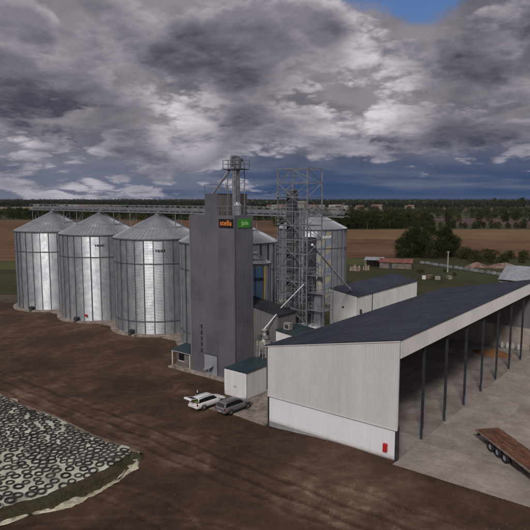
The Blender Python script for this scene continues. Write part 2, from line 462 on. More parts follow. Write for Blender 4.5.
class MB:
    def __init__(s):
        s.v = []
        s.f = []

    def add(s, vs, fs):
        k = len(s.v)
        s.v.extend([tuple(q) for q in vs])
        s.f.extend([tuple(i + k for i in q) for q in fs])
        return s

    def box(s, x0, x1, y0, y1, z0, z1):
        vs = [(x0, y0, z0), (x1, y0, z0), (x1, y1, z0), (x0, y1, z0), (x0, y0, z1), (x1, y0, z1), (x1, y1, z1), (x0, y1, z1)]
        return s.add(vs, [(0, 3, 2, 1), (4, 5, 6, 7), (0, 1, 5, 4), (1, 2, 6, 5), (2, 3, 7, 6), (3, 0, 4, 7)])

    def hexa(s, vs):
        return s.add(vs, [(0, 3, 2, 1), (4, 5, 6, 7), (0, 1, 5, 4), (1, 2, 6, 5), (2, 3, 7, 6), (3, 0, 4, 7)])

    def beam(s, p, q, w, h=None, up=(0, 0, 1)):
        p, q = Vector(p), Vector(q)
        h = h or w
        d = (q - p).normalized()
        up = Vector(up)
        if abs(d.dot(up)) > 0.98:
            up = Vector((0, 1, 0))
        sx = d.cross(up).normalized() * (w / 2)
        sy = sx.cross(d).normalized() * (h / 2)
        vs = [p - sx - sy, p + sx - sy, p + sx + sy, p - sx + sy, q - sx - sy, q + sx - sy, q + sx + sy, q - sx + sy]
        return s.add(vs, [(0, 1, 2, 3), (7, 6, 5, 4), (0, 4, 5, 1), (1, 5, 6, 2), (2, 6, 7, 3), (3, 7, 4, 0)])

    def tube(s, p, q, r0, r1=None, n=8, caps=True):
        p, q = Vector(p), Vector(q)
        r1 = r0 if r1 is None else r1
        d = (q - p).normalized()
        up = Vector((0, 0, 1)) if abs(d.z) < 0.95 else Vector((1, 0, 0))
        ax = d.cross(up).normalized()
        ay = ax.cross(d).normalized()
        vs = []
        for c, r in ((p, r0), (q, r1)):
            for i in range(n):
                t = 2 * math.pi * i / n
                vs.append(c + ax * (r * math.cos(t)) + ay * (r * math.sin(t)))
        fs = [(i, (i + 1) % n, n + (i + 1) % n, n + i) for i in range(n)]
        if caps:
            fs += [tuple(range(n - 1, -1, -1)), tuple(range(n, 2 * n))]
        return s.add(vs, fs)

    def lathe(s, prof, n=16, c=(0, 0), closed=False, axis='z', z0=0):
        vs = []
        for r, z in prof:
            for i in range(n):
                t = 2 * math.pi * i / n
                if axis == 'z':
                    vs.append((c[0] + r * math.cos(t), c[1] + r * math.sin(t), z + z0))
                else:   # axis y
                    vs.append((c[0] + r * math.cos(t), z, c[1] + r * math.sin(t)))
        m = len(prof)
        fs = []
        for j in range(m if closed else m - 1):
            k = (j + 1) % m
            for i in range(n):
                i2 = (i + 1) % n
                fs.append((j * n + i, j * n + i2, k * n + i2, k * n + i))
        return s.add(vs, fs)

    def mesh(s, name, smooth=False):
        me = bpy.data.meshes.new(name)
        me.from_pydata(s.v, [], s.f)
        if smooth:
            me.polygons.foreach_set('use_smooth', [True] * len(me.polygons))
        me.update()
        return me

    def build(s, name, material, parent=None, smooth=False, fix=True):
        me = s.mesh(name, smooth)
        if fix:
            bm = bmesh.new()
            bm.from_mesh(me)
            bmesh.ops.recalc_face_normals(bm, faces=bm.faces)
            bm.to_mesh(me)
            bm.free()
        me.materials.append(material)
        o = bpy.data.objects.new(name, me)
        return link(o, parent)


def inst(name, me, parent=None, loc=(0, 0, 0), rot=(0, 0, 0), sc=(1, 1, 1)):
    o = bpy.data.objects.new(name, me)
    o.location = loc
    o.rotation_euler = rot
    o.scale = sc
    return link(o, parent)


def copy_tree(o, parent=None):
    c = o.copy()
    COL.objects.link(c)
    c.parent = parent
    for ch in list(o.children):
        copy_tree(ch, c)
    return c


def cladding(x0, x1, zlo, zhi, y=0.0, pitch=0.25, depth=0.04, face=-1):
    """trapezoidal ribbed sheet standing in the xz plane; zlo/zhi are functions of x; ribs towards face*y"""
    mb = MB()
    n = max(1, int(round((x1 - x0) / pitch)))
    p = (x1 - x0) / n
    xs = []
    for i in range(n):
        b = x0 + i * p
        xs += [(b, 0), (b + p * 0.42, 0), (b + p * 0.54, 1), (b + p * 0.88, 1)]
    xs.append((x1, 0))
    vs = []
    for x, d in xs:
        yy = y + face * depth * d
        vs += [(x, yy, zlo(x)), (x, yy, zhi(x))]
    fs = [(2 * i, 2 * i + 2, 2 * i + 3, 2 * i + 1) for i in range(len(xs) - 1)]
    mb.add(vs, fs)
    return mb


def ribbed_plane(p00, p10, p01, n, rib=0.05, w=0.05, thick=0.06):
    """roof plane: edge p00->p10 crossed by n seams running p00->p01; standing seams as real ridges"""
    mb = MB()
    p00, p10, p01 = Vector(p00), Vector(p10), Vector(p01)
    e = p10 - p00
    s = p01 - p00
    nr = e.cross(s).normalized()
    if nr.z < 0:
        nr = -nr
    p11 = p10 + s
    mb.hexa([p00 - nr * thick, p10 - nr * thick, p11 - nr * thick, p01 - nr * thick, p00, p10, p11, p01])
    eh = e.normalized() * (w / 2)
    for i in range(n + 1):
        c = p00 + e * (0.002 + 0.996 * i / n)
        lo = nr * -0.004
        mb.hexa([c - eh + lo, c + eh + lo, c + eh + s + lo, c - eh + s + lo,
                 c - eh * .5 + nr * rib, c + eh * .5 + nr * rib, c + eh * .5 + s + nr * rib, c - eh * .5 + s + nr * rib])
    return mb


def text_mesh(txt, size, bold=0.0, extrude=0.01):
    cu = bpy.data.curves.new('lettering', 'FONT')
    cu.body = txt
    cu.size = size
    cu.extrude = extrude
    cu.offset = bold
    cu.align_x = 'CENTER'
    cu.align_y = 'CENTER'
    to = bpy.data.objects.new('lettering_tmp', cu)
    COL.objects.link(to)
    bpy.context.view_layer.update()
    dg = bpy.context.evaluated_depsgraph_get()
    me = bpy.data.meshes.new_from_object(to.evaluated_get(dg))
    bpy.data.objects.remove(to)
    me.name = 'lettering'
    return me


# value noise on numpy grids ------------------------------------------------
def vnoise(x, y, seed):
    xi = np.floor(x).astype(np.int64)
    yi = np.floor(y).astype(np.int64)
    fx = x - xi
    fy = y - yi
    fx = fx * fx * (3 - 2 * fx)
    fy = fy * fy * (3 - 2 * fy)

    def h(i, j):
        q = (i * 374761393 + j * 668265263 + seed * 974634777) & 0xffffffff
        q = ((q ^ (q >> 13)) * 1274126177) & 0xffffffff
        return ((q ^ (q >> 16)) & 0xffff) / 65535.0
    a = h(xi, yi) * (1 - fx) + h(xi + 1, yi) * fx
    b = h(xi, yi + 1) * (1 - fx) + h(xi + 1, yi + 1) * fx
    return a * (1 - fy) + b * fy


def fbm(x, y, seed, oct=5, gain=0.5):
    s = 0
    a = 1
    t = 0
    for k in range(oct):
        s = s + a * vnoise(x * 2 ** k + 17.3 * k, y * 2 ** k - 9.1 * k, seed + k)
        t += a
        a *= gain
    return s / t


def sstep(x, a, b):
    t = np.clip((x - a) / (b - a), 0, 1)
    return t * t * (3 - 2 * t)


# ------------------------------------------------------------------ ground, fields
def build_ground():
    # one sheet to the horizon, denser near the site
    mb = MB()
    S = 9000
    xs, ys = [-S, -9, 9, S], [-600, 52, 71, S]           # open under the deep part of the yard
    mb.add([(x, y, -0.10) for y in ys for x in xs], [(j * 4 + i, j * 4 + i + 1, j * 4 + i + 5, j * 4 + i + 4) for j in range(3) for i in range(3) if (i, j) != (1, 1)])
    o = mb.build('ground', G_LAND)
    tag(o, kind='structure')


def field(name, pts, material, z, jit=0.0):
    """flat sheet with slightly wandering borders; pts are world xy"""
    out = []
    n = len(pts)
    for i in range(n):
        p, q = Vector(pts[i]), Vector(pts[(i + 1) % n])
        l = (q - p).length
        k = max(1, int(l / 18))
        nv = Vector((-(q - p).y, (q - p).x)).normalized()
        for j in range(k):
            r = p.lerp(q, j / k)
            if jit and j:
                r = r + nv * random.uniform(-jit, jit)
            out.append((r.x, r.y, z))
    bm = bmesh.new()
    vs = [bm.verts.new(q) for q in out]
    f = bm.faces.new(vs)
    bmesh.ops.triangulate(bm, faces=[f])
    bmesh.ops.recalc_face_normals(bm, faces=bm.faces)
    if bm.faces[:][0].normal.z < 0:
        bmesh.ops.reverse_faces(bm, faces=bm.faces)
    me = bpy.data.meshes.new(name)
    bm.to_mesh(me)
    bm.free()
    me.materials.append(material)
    o = bpy.data.objects.new(name, me)
    link(o)
    tag(o, kind='structure')
    return o


def yard_height(a, b):
    """large-scale level of the yard in site coordinates"""
    return 0.27 * sstep(a, -1.0, 11.0) - 0.24 * np.exp(-((a - .5) / 4.0) ** 2 - ((b + 1.5) / 3.5) ** 2)


def rut(a, b, f, w, amp=0.5):
    return np.exp(-((b - f) / w) ** 2)


def build_yard():
    X = np.arange(-82, 52.01, 0.27)
    Y = np.arange(24, 142.01, 0.27)
    gx, gy = np.meshgrid(X, Y)
    ex, ey = gx - LX, gy - LY
    a = ex * VA.x + ey * VA.y
    b = ex * UB.x + ey * UB.y
    z = yard_height(a, b)
    n1 = fbm(gx * 0.06, gy * 0.06, 3, 5)
    n2 = fbm(gx * 0.35, gy * 0.35, 9, 4)
    n3 = fbm(gx * 1.1, gy * 1.1, 21, 3, 0.6)
    tone = 0.40 + 0.75 * (n1 - 0.5) + 0.34 * (n2 - 0.5) + 0.42 * (n3 - 0.5)
    z = z + 0.10 * (n2 - 0.5) + 0.06 * (n3 - 0.5)
    # the haul road along the clamp, and other wheel tracks
    wob = 0.45 * np.sin(a * 0.08) + 0.4 * np.sin(a * 0.045 + 1)
    tot = np.zeros_like(a)
    core = np.zeros_like(a)
    for off, w, k in ((-9.0, .34, 1.), (-10.9, .34, 1.), (-12.6, .3, .8), (-6.6, .28, .45)):
        fb_ = off - 1.2 * sstep(a, -10, 14) + wob * (0.4 + 0.12 * abs(off + 10)) + .12 * np.sin(a * .9 + off)
        tot += k * rut(a, b, fb_, w * 2.2)
        core += k * rut(a, b, fb_ + .1, w * .75)
    # arcs sweeping from the road round the clamp corner to the near right
    for cx_, cy_, r_, k in ((2.0, -34.0, 15.5, .8), (2.0, -34.0, 13.6, .8), (14, -38, 20, .6), (14, -38, 18.1, .5), (-6, 6, 13.5, .3), (-6, 6, 11.8, .3),
                            (-34, 26, 31, .35), (-34, 26, 33, .35)):
        rr = np.hypot(a - cx_, b - cy_) + 0.5 * np.sin(a * .3 + r_)
        tot += k * np.exp(-((rr - r_) / 0.55) ** 2)
        core += k * np.exp(-((rr - r_ + .1) / 0.2) ** 2)
    broken = sstep(fbm(a * 0.25, b * 0.25, 33, 3), 0.32, 0.6)
    tot = np.minimum(tot * (0.45 + 0.55 * broken), 1.3)
    core = np.minimum(core, 1.3)
    # churned, darker damp patches and a dry crown beside the haul road
    damp = sstep(fbm(gx * 0.11 + 5, gy * 0.11, 51, 4), 0.52, 0.66)
    tone = tone - 0.16 * damp
    road = np.exp(-((b + 10.0 + wob * .3) / 3.3) ** 2)
    tone = tone + 0.40 * tot * (n3 + 0.4) - 0.48 * core - 0.20 * np.exp(-((b + 10 + wob * .4) / 1.2) ** 2) * n2 + 0.16 * road * n2
    z = z - 0.10 * core + 0.03 * tot
    # worn dusty bits near barn front
    tone = tone + 0.13 * sstep(a, -4, 10) * sstep(-b, 0.0, 4.0) * sstep(b, -16, -9) + 0.12 * np.exp(-((a + 14) / 9) ** 2 - ((b - 2) / 5) ** 2) * n2 * 2
    # spill to the surrounding land
    edge = np.minimum.reduce([gx + 82, 52 - gx, gy - 24, 142 - gy])
    edge = edge + 10 * (n1 - 0.5)
    z = z - 0.5 * (1 - sstep(edge, 0, 5))
    # far left rear corner is grass: yard ends behind the silos
    z = z - 0.6 * sstep(b + 7 * (n1 - .5), 37.5, 41.0)
    # sink under the concrete and buildings
    z = z - 0.3 * sstep(a, 15.2, 15.9) * sstep(b, -0.75, -0.1) - 0.3 * sstep(a, 0.2, 0.8) * sstep(b, 0.1, 0.7) * (a < 15.3)
    ny, nx = a.shape
    verts = np.stack([gx, gy, z], -1).reshape(-1, 3)
    idx = np.arange(ny * nx).reshape(ny, nx)
    quads = np.stack([idx[:-1, :-1], idx[:-1, 1:], idx[1:, 1:], idx[1:, :-1]], -1).reshape(-1, 4)
    me = bpy.data.meshes.new('yard')
    me.vertices.add(len(verts))
    me.vertices.foreach_set('co', verts.ravel())
    me.loops.add(quads.size)
    me.loops.foreach_set('vertex_index', quads.ravel().astype(np.int32))
    me.polygons.add(len(quads))
    me.polygons.foreach_set('loop_start', np.arange(0, quads.size, 4, dtype=np.int32))
    me.polygons.foreach_set('use_smooth', np.ones(len(quads), dtype=bool))
    me.update(calc_edges=True)
    at = me.attributes.new('tone', 'FLOAT', 'POINT')
    at.data.foreach_set('value', np.clip(tone, 0, 1).ravel().astype(np.float32))
    m = bpy.data.materials.new('yard_soil')
    m.use_nodes = True
    nt = m.node_tree
    nt.nodes.clear()
    N = NT(nt)
    out = N.n('ShaderNodeOutputMaterial')
    bs = N.n('ShaderNodeBsdfPrincipled')
    bs.inputs['Specular IOR Level'].default_value = 0.2
    nt.links.new(bs.outputs[0], out.inputs[0])
    tcn = N.n('ShaderNodeTexCoord')
    P = tcn.outputs['Object']
    an = N.n('ShaderNodeAttribute')
    an.attribute_name = 'tone'
    fine = N.noise(P, 1.7, 10, 0.78)
    grit = N.noise(P, 7.5, 8, 0.8)
    t = N.math('ADD', an.outputs['Fac'], N.math('MULTIPLY', N.math('SUBTRACT', fine, 0.5), 0.70))
    t = N.math('ADD', t, N.math('MULTIPLY', N.math('SUBTRACT', grit, 0.5), 0.75))
    cr = N.n('ShaderNodeValToRGB')
    nt.links.new(t, cr.inputs[0])
    e = cr.color_ramp.elements
    e[0].position = 0.05
    e[0].color = (0.038, 0.021, 0.0135, 1)
    e[1].position = 0.95
    e[1].color = (0.25, 0.18, 0.125, 1)
    k = e.new(0.42)
    k.color = (0.080, 0.0455, 0.029, 1)
    k = e.new(0.68)
    k.color = (0.135, 0.086, 0.056, 1)
    # scattered pale stones
    vo = N.n('ShaderNodeTexVoronoi')
    nt.links.new(P, vo.inputs['Vector'])
    vo.inputs['Scale'].default_value = 1.4
    st = N.math('MULTIPLY', N.ramp(vo.outputs['Distance'], 0.05, 0.12, 1, 0), N.ramp(N.noise(P, 0.4, 3), 0.48, 0.6))
    col = N.mix(N.math('MULTIPLY', st, 0.25), cr.outputs[0], (0.2, 0.15, 0.11))
    nt.links.new(col, bs.inputs['Base Color'])
    rg = N.ramp(an.outputs['Fac'], 0.1, 0.5, 0.72, 0.95)
    nt.links.new(rg, bs.inputs['Roughness'])
    bn = N.n('ShaderNodeBump')
    bn.inputs['Distance'].default_value = 0.06
    nt.links.new(N.noise(P, 3.5, 5, 0.7), bn.inputs['Height'])
    nt.links.new(bn.outputs[0], bs.inputs['Normal'])
    me.materials.append(m)
    o = bpy.data.objects.new('yard', me)
    link(o)
    tag(o, kind='structure')


build_ground()
build_yard()
# left / middle fields
field('tilled_field', [(-900, 236), (-40, 226), (24, 232), (40, 240), (300, 240), (900, 255), (900, 470), (60, 455), (10, 640), (-900, 690)], G_PLOUGH, -0.06, 1.5)
field('stubble_field', [(30, 345), (900, 330), (900, 468), (62, 452)], G_STUB, -0.03, 5)
field('green_strip', [(-600, 205), (-36, 199), (-34, 223), (-600, 233)], G_GREEN, -0.04, 1.5)
field('meadow', [(-600, 147), (-20, 143), (20, 150), (130, 120), (600, 160), (600, 250), (300, 238), (40, 238), (24, 230), (-30, 197), (-600, 203)], G_DKGRASS, -0.07, 2)
field('grass_verge', [(22, 214), (48, 213), (66, 238), (25, 236)], G_GREEN, -0.035, 2)
field('lawn_patch', [(56, 178), (70, 160), (84, 172), (72, 196), (58, 204)], G_DKGRASS2, -0.045, 1)
field('muddy_verge', [(-260, 133), (-50, 131), (-30, 146), (-260, 150)], G_VERGE, -0.05, 1)
field('far_fallow_field', [(180, 545), (330, 540), (380, 700), (190, 730)], G_PURPLE, -0.05, 5)
field('far_brown_field', [(410, 1010), (520, 1000), (560, 1400), (430, 1450)], G_STUB, -0.04, 8)
field('far_green_field', [(60, 735), (420, 725), (470, 860), (40, 870)], G_GREEN, -0.05, 6)
field('far_stubble_field', [(120, 1120), (640, 1115), (720, 1400), (100, 1400)], G_STUB, -0.045, 6)
field('far_pale_field', [(-900, 1330), (-420, 1330), (-430, 1600), (-1000, 1600)], G_PALE, -0.05, 8)

# ------------------------------------------------------------------ concrete
ap = empty('concrete_apron', site(15.2, -0.75, 0.30), ANG)
tag(ap, kind='structure')
k = 0
for i in range(7):
    for j in range(9):
        x0 = 0.25 + i * 5.2
        y0 = j * 6.2
        q = 0.004
        MB().box(x0 + q, x0 + 5.2 - q, y0 + q, y0 + 6.2 - q, -0.35 + 0.001 * ((i + j) % 2), random.uniform(-.004, .004)).build('slab', CONC, ap)
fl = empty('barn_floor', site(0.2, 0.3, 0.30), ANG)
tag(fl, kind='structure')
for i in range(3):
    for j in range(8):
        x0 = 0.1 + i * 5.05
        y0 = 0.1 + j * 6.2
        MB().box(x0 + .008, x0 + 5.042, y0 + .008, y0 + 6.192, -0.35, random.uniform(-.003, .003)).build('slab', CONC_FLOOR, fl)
pd = empty('concrete_forecourt', site(-10.6, -0.6, 0.07), ANG)
tag(pd, kind='structure')
for i in range(3):
    for j in range(2):
        w_ = (4.6 if j == 0 else 0)
        if j == 0:
            MB().box(2.2 + i * 2.72 + .008, 2.2 + (i + 1) * 2.72 - .008, 0.3 - .5 * (i == 0), 4.75, -0.3, random.uniform(-.005, .005)).build('slab', CONC_OLD, pd)
        elif i > 0:
            MB().box(4.05 + (i - 1) * 3.2 + .008, 4.05 + i * 3.2 - .008, 4.77, 12, -0.3, random.uniform(-.005, .005)).build('slab', CONC_OLD, pd)

# ------------------------------------------------------------------ silos
SILO_R = 8.45
SILO_H = 17.3


def panel_mesh(rad, h, nseg, z0=0.0, pitch=0.115, amp=0.013, flat=0.22, arc_div=6, material=GALV, name='wall_panel'):
    """one corrugated bay between two stiffeners, centred on +x"""
    half = math.pi / nseg
    rows = int(h / pitch * 4)
    vs = []
    chord = rad * math.cos(half)
    for j in range(rows + 1):
        z = z0 + h * j / rows
        w = amp * math.sin(2 * math.pi * (z - z0) / pitch)
        for i in range(arc_div + 1):
            t = -half + 2 * half * i / arc_div
            rc = chord / math.cos(t)
            r = rc * flat + rad * (1 - flat) + w
            vs.append((r * math.cos(t), r * math.sin(t), z))
    m = arc_div + 1
    fs = [(j * m + i, j * m + i + 1, (j + 1) * m + i + 1, (j + 1) * m + i) for j in range(rows) for i in range(arc_div)]
    mb = MB().add(vs, fs)
    me = mb.mesh(name, True)
    me.materials.append(material)
    return me


def silo_parts(root, rad, h, nseg, pm, rise, cap=0.55, ribs=2, panel_mats=None, rotate=0.0, letters=None, ring_z=(0.745,), pad=True, overhang=0.22, stiff_w=0.115):
    half = math.pi / nseg
    MB().lathe([(0.01, 0.0), (rad + 1.0, 0.0), (rad + 1.05, 0.02), (rad + 1.05, 0.32), (rad + 0.95, 0.36), (0.01, 0.36)], 64).build('foundation', CONC_OLD, root) if pad else None
    zb = 0.36 if pad else 0.0
    sm = MB().box(-0.02, 0.14, -stiff_w / 2, stiff_w / 2, 0.0, h - 0.05).mesh('stiffener')
    sm.materials.append(STIFF)
    for i in range(nseg):
        t = rotate + 2 * math.pi * i / nseg
        o = inst('wall_panel', pm, root, (0, 0, zb), (random.uniform(-.0022, .0022), random.uniform(-.0022, .0022), t + random.uniform(-.022, .022)))
        if panel_mats and i in panel_mats:
            o.material_slots[0].link = 'OBJECT'
            o.material_slots[0].material = panel_mats[i]
        t2 = t + half
        inst('stiffener', sm, root, (rad * math.cos(t2), rad * math.sin(t2), zb), (0, 0, t2))
    top = zb + h
    # roof: cone with standing radial ribs
    mb = MB()
    n = nseg * ribs
    ro = rad + overhang
    slope = rise / (ro - cap)
    vs = []
    seg = n * 2
    for (r, z) in ((ro, top - overhang * slope * 0), (cap, top + rise)):
        for i in range(seg):
            t = 2 * math.pi * i / seg
            vs.append((r * math.cos(t), r * math.sin(t), z))
    fs = [(i, (i + 1) % seg, seg + (i + 1) % seg, seg + i) for i in range(seg)]
    mb.add(vs, fs)
    roof = mb.build('roof', GALV_ROOF, root)
    mb = MB()
    for i in range(n):
        t = 2 * math.pi * i / n + 0.011
        c, s_ = math.cos(t), math.sin(t)
        mb.beam(((ro - .02) * c, (ro - .02) * s_, top + 0.03), (cap * c, cap * s_, top + rise + 0.03), 0.07, 0.10)
    mb.build('roof_ribs', GALV_ROOF, roof)
    MB().lathe([(ro * 0.55 + cap * .45, top + rise * .45 + .02), (ro * 0.55 + cap * .45 + .1, top + rise * .45 - .02), (ro * 0.55 + cap * .45 + .1, top + rise * .45 + .14), (ro * 0.55 + cap * .45, top + rise * .45 + .16)], seg, closed=True).build('roof_ring', GALV_ROOF, roof)
    MB().lathe([(0.01, top + rise + .05), (cap + .12, top + rise - 0.03), (cap + .12, top + rise + 0.22), (cap * .6, top + rise + .42), (0.01, top + rise + .42)], 20).build('apex_cap', GALV_ROOF, root)
    MB().lathe([(ro - 0.02, top - .16), (ro + 0.06, top - .16), (ro + 0.06, top + .05), (ro - 0.02, top + .05)], 72, closed=True).build('eave_ring', STIFF, root)
    for fz in ring_z:
        z = zb + h * fz
        MB().lathe([(rad + .08, z - .06), (rad + .2, z - .06), (rad + .2, z + .06), (rad + .08, z + .06)], 72, closed=True).build('wind_ring', STIFF, root)
    if letters:
        txt, size, th, z, material = letters
        me = text_mesh(txt, size, 0.03, 0.02)
        for vtx in me.vertices:
            x, y, zz_ = vtx.co
            rr = rad + 0.16 + zz_
            t = th + x / rad
            vtx.co = (rr * math.cos(t), rr * math.sin(t), z + y)
        me.materials.clear()
        me.materials.append(material)
        o = bpy.data.objects.new('lettering', me)
        link(o, root)
    return zb


PM_BIG = panel_mesh(SILO_R, SILO_H, 30)
SILO_A = [-83.6, -65.4, -46.9, -28.6]
SILO_B = 25.4
silo_lab = ['large corrugated galvanised grain silo farthest left, beside the brown field',
            'large corrugated galvanised grain silo second from left, with small dark lettering',
            'large corrugated galvanised grain silo third from left, left of the violet grey tower',
            'large corrugated galvanised grain silo mostly hidden behind the violet grey tower']
for i, a in enumerate(SILO_A):
    p = site(a, SILO_B)
    to_cam = math.atan2(-p.y, -p.x)
    s = empty('grain_silo', p)
    tag(s, silo_lab[i], 'silo', 'large grain silos in a row')
    let = ('Y O H K', 0.48, to_cam + 0.02 + (-.07 if i == 1 else 0), 15.6, MARKD) if i in (1, 2) else None
    silo_parts(s, SILO_R, SILO_H, 30, PM_BIG, 4.15, rotate=0.03 * i, letters=let, ring_z=(0.745, 0.135) if i > 1 else (0.745,))
    # aeration fan, hatch and ladder at the base facing the yard
    fa = to_cam - 0.62
    fx, fy = math.cos(fa), math.sin(fa)
    mb = MB()
    mb.tube(((SILO_R + .5) * fx, (SILO_R + .5) * fy, 0.85), ((SILO_R + 1.1) * fx, (SILO_R + 1.1) * fy, 0.85), 0.42, 0.42, 14)
    mb.beam(((SILO_R - .1) * fx, (SILO_R - .1) * fy, 0.8), ((SILO_R + .7) * fx, (SILO_R + .7) * fy, .85), 0.55, 0.55)
    mb.beam(((SILO_R + .8) * fx, (SILO_R + .8) * fy, 0.36), ((SILO_R + 1.0) * fx, (SILO_R + 1.0) * fy, .1), 0.6, 0.8)
    mb.build('aeration_fan', DARKSTEEL, s)
    if i in (1, 3):
        fa2 = to_cam - 0.40
        fx, fy = math.cos(fa2), math.sin(fa2)
        MB().tube(((SILO_R + .1) * fx, (SILO_R + .1) * fy, 1.5), ((SILO_R + .5) * fx, (SILO_R + .5) * fy, 1.5), 0.24, 0.24, 12).build('fan_cover', RED, s)
    la = to_cam + 1.1
    fx, fy = math.cos(la), math.sin(la)
    tx, ty = -fy, fx
    mb = MB()
    for e in (-.25, .25):
        mb.beam(((SILO_R + .3) * fx + tx * e, (SILO_R + .3) * fy + ty * e, .4), ((SILO_R + .3) * fx + tx * e, (SILO_R + .3) * fy + ty * e, 18.2), .06)
    for q in range(56):
        z = .7 + q * .3
        mb.beam(((SILO_R + .3) * fx - tx * .25, (SILO_R + .3) * fy - ty * .25, z), ((SILO_R + .3) * fx + tx * .25, (SILO_R + .3) * fy + ty * .25, z), .035)
    mb.build('ladder', STEEL, s)

# a further silo of the same kind standing far behind the dryer, with faded painted bays
p = site(-41.0, 69.6)
to_cam = math.atan2(-p.y, -p.x)
s = empty('grain_silo', p)
tag(s, 'grain silo with faded blue and yellow stripes behind the lattice dryer', 'silo', 'large grain silos in a row')
silo_parts(s, SILO_R, SILO_H, 30, PM_BIG, 4.15, rotate=to_cam + 0.06, letters=('SUKUP', 0.75, to_cam + 0.42, 15.9, MARKW))
for k, (off, wid) in enumerate(((0.27, .17), (0.48, .18))):
    for j in range(9):
        z0, z1 = 1.4 + j * 1.72, 1.4 + (j + 1) * 1.72
        vs, fs = [], []
        for jj in range(5):
            for i in range(5):
                t = to_cam + off - wid / 2 + wid * i / 4
                skew = 0.9 * (i / 4) * (1 if k else 0.5)
                vs.append(((SILO_R + .03) * math.cos(t), (SILO_R + .03) * math.sin(t), z0 + skew + (z1 - z0) * jj / 4))
        for jj in range(4):
            for i in range(4):
                fs.append((jj * 5 + i, jj * 5 + i + 1, jj * 5 + i + 6, jj * 5 + i + 5))
        MB().add(vs, fs).build('painted_stripe', SYEL2 if (j + k) % 2 else SBLUE2, s, True)

sp_ = empty('silo_apron', site(-91, 19.0, .18), ANG)
tag(sp_, kind='structure')
for i in range(12):
    MB().box(i * 6.0 + .01, i * 6.0 + 5.99, 0, 14, -.4, random.uniform(-.01, .01)).build('slab', CONC_OLD, sp_)

# small hopper silo with bright banner panels
p = site(-17.0, 18.5)
to_cam = math.atan2(-p.y, -p.x)
PM_SM = panel_mesh(2.2, 14.9, 12, arc_div=5)
s = empty('grain_silo', p)
tag(s, 'small narrow silo with bright blue and yellow panels between tower and dryer', 'silo')
silo_parts(s, 2.2, 14.9, 12, PM_SM, 1.25, cap=0.3, rotate=to_cam + 0.26, ring_z=(), overhang=0.15, stiff_w=.1, letters=('DOK', 0.6, to_cam + 0.22, 13.0, MARKD))
for k, (t0, t1) in enumerate(((-0.23, 0.25), (0.29, 0.75))):
    vs, fs, vs2, fs2 = [], [], [], []
    n = 16
    for j in range(n + 1):
        z = 1.2 + 13.6 * j / n
        q = j / n
        if k == 0:
            c0 = 0.0 + 0.5 * max(0, q - .1)
            e = 1.0 if .25 < q < .5 else 0.0
            lo, hi = (0.0, 0.85 * e)
        else:
            m_ = 0.15 + 0.75 * q
            lo, hi = max(0, m_ - 0.28), min(1, m_ + 0.2)
        for i in range(3):
            t = to_cam + t0 + (t1 - t0) * i / 2
            vs.append((2.235 * math.cos(t), 2.235 * math.sin(t), z))
            t = to_cam + t0 + (t1 - t0) * (lo + (hi - lo) * i / 2)
            vs2.append((2.245 * math.cos(t), 2.245 * math.sin(t), z))
        if j < n:
            for i in range(2):
                fs.append((j * 3 + i, j * 3 + i + 1, j * 3 + i + 4, j * 3 + i + 3))
                if hi > lo:
                    fs2.append((j * 3 + i, j * 3 + i + 1, j * 3 + i + 4, j * 3 + i + 3))
    MB().add(vs, fs).build('blue_panel', SBLUE, s, True)
    MB().add(vs2, fs2).build('yellow_swoosh', SYEL, s, True)

# ------------------------------------------------------------------ catwalk over the silo row
cw = empty('conveyor_catwalk', site(-92.3, SILO_B, 0), ANG)
tag(cw, 'long galvanised lattice conveyor catwalk running over the silo roofs', 'catwalk')
CL = 87.0
ZB, ZT = 22.25, 23.55
MB().box(0, CL, -0.75, 0.75, ZB, ZB + 0.07).build('deck', STEEL, cw)
for y in (-0.8, 0.8):
    for z in (ZB - .05, ZB + .65, ZT):
        MB().beam((0, y, z), (CL, y, z), 0.10 if z < ZT else 0.08, 0.14 if z < ZB + .2 else .08).build('chord', STEEL, cw)
mb = MB()
n = int(CL / 1.5)
for i in range(n):
    x0, x1 = i * CL / n, (i + 1) * CL / n
    for y in (-0.8, 0.8):
        mb.beam((x0, y, ZB), (x0, y, ZT), .07)
        mb.beam((x0, y, ZB) if i % 2 else (x0, y, ZT), (x1, y, ZT) if i % 2 else (x1, y, ZB), .06)
tag(mb.build('lattice', STEEL, cw))
MB().box(0.5, CL - .5, -0.32, 0.3, ZB + .25, ZB + .85).build('conveyor_casing', GALV, cw)
for x in (1.5, CL - 2):
    MB().box(x - .5, x + .5, -.45, .45, ZB + .2, ZB + 1.25).build('drive_head', MACH, cw)
for a in SILO_A:
    xa = a + 92.3
    for off, zt in ((-7.6, 18.4), (5.6, 19.3)):
        mb = MB()
        x = xa + off
        if x < 0:
            continue
        for y in (-.75, .75):
            mb.beam((x, y, zt), (x, y, ZB), .11)
        mb.beam((x, -.75, zt + .8), (x, .75, ZB - .3), .06)
        mb.build('support_leg', STEEL, cw)
    MB().tube((xa, 0, 21.9), (xa, 0, ZB + .3), .35, .35, 12).build('inlet_spout', GALV, cw)
for xa in (75.0,):
    mb = MB()
    for y in (-.75, .75):
        mb.beam((xa, y, 0), (xa, y, ZB), .16)
    mb.build('support_leg', STEEL, cw)


def railing(mb, pts, z, h=1.1, closed=False, post=1.4, w=0.05):
    m = len(pts)
    for i in range(m if closed else m - 1):
        p, q = Vector((*pts[i], z)), Vector((*pts[(i + 1) % m], z))
        for hh in (h, h * .55):
            mb.beam(p + Vector((0, 0, hh)), q + Vector((0, 0, hh)), w)
        n = max(1, int((q - p).length / post))
        for j in range(n + 1):
            r = p.lerp(q, j / n)
            mb.beam(r, r + Vector((0, 0, h)), w)
    return mb


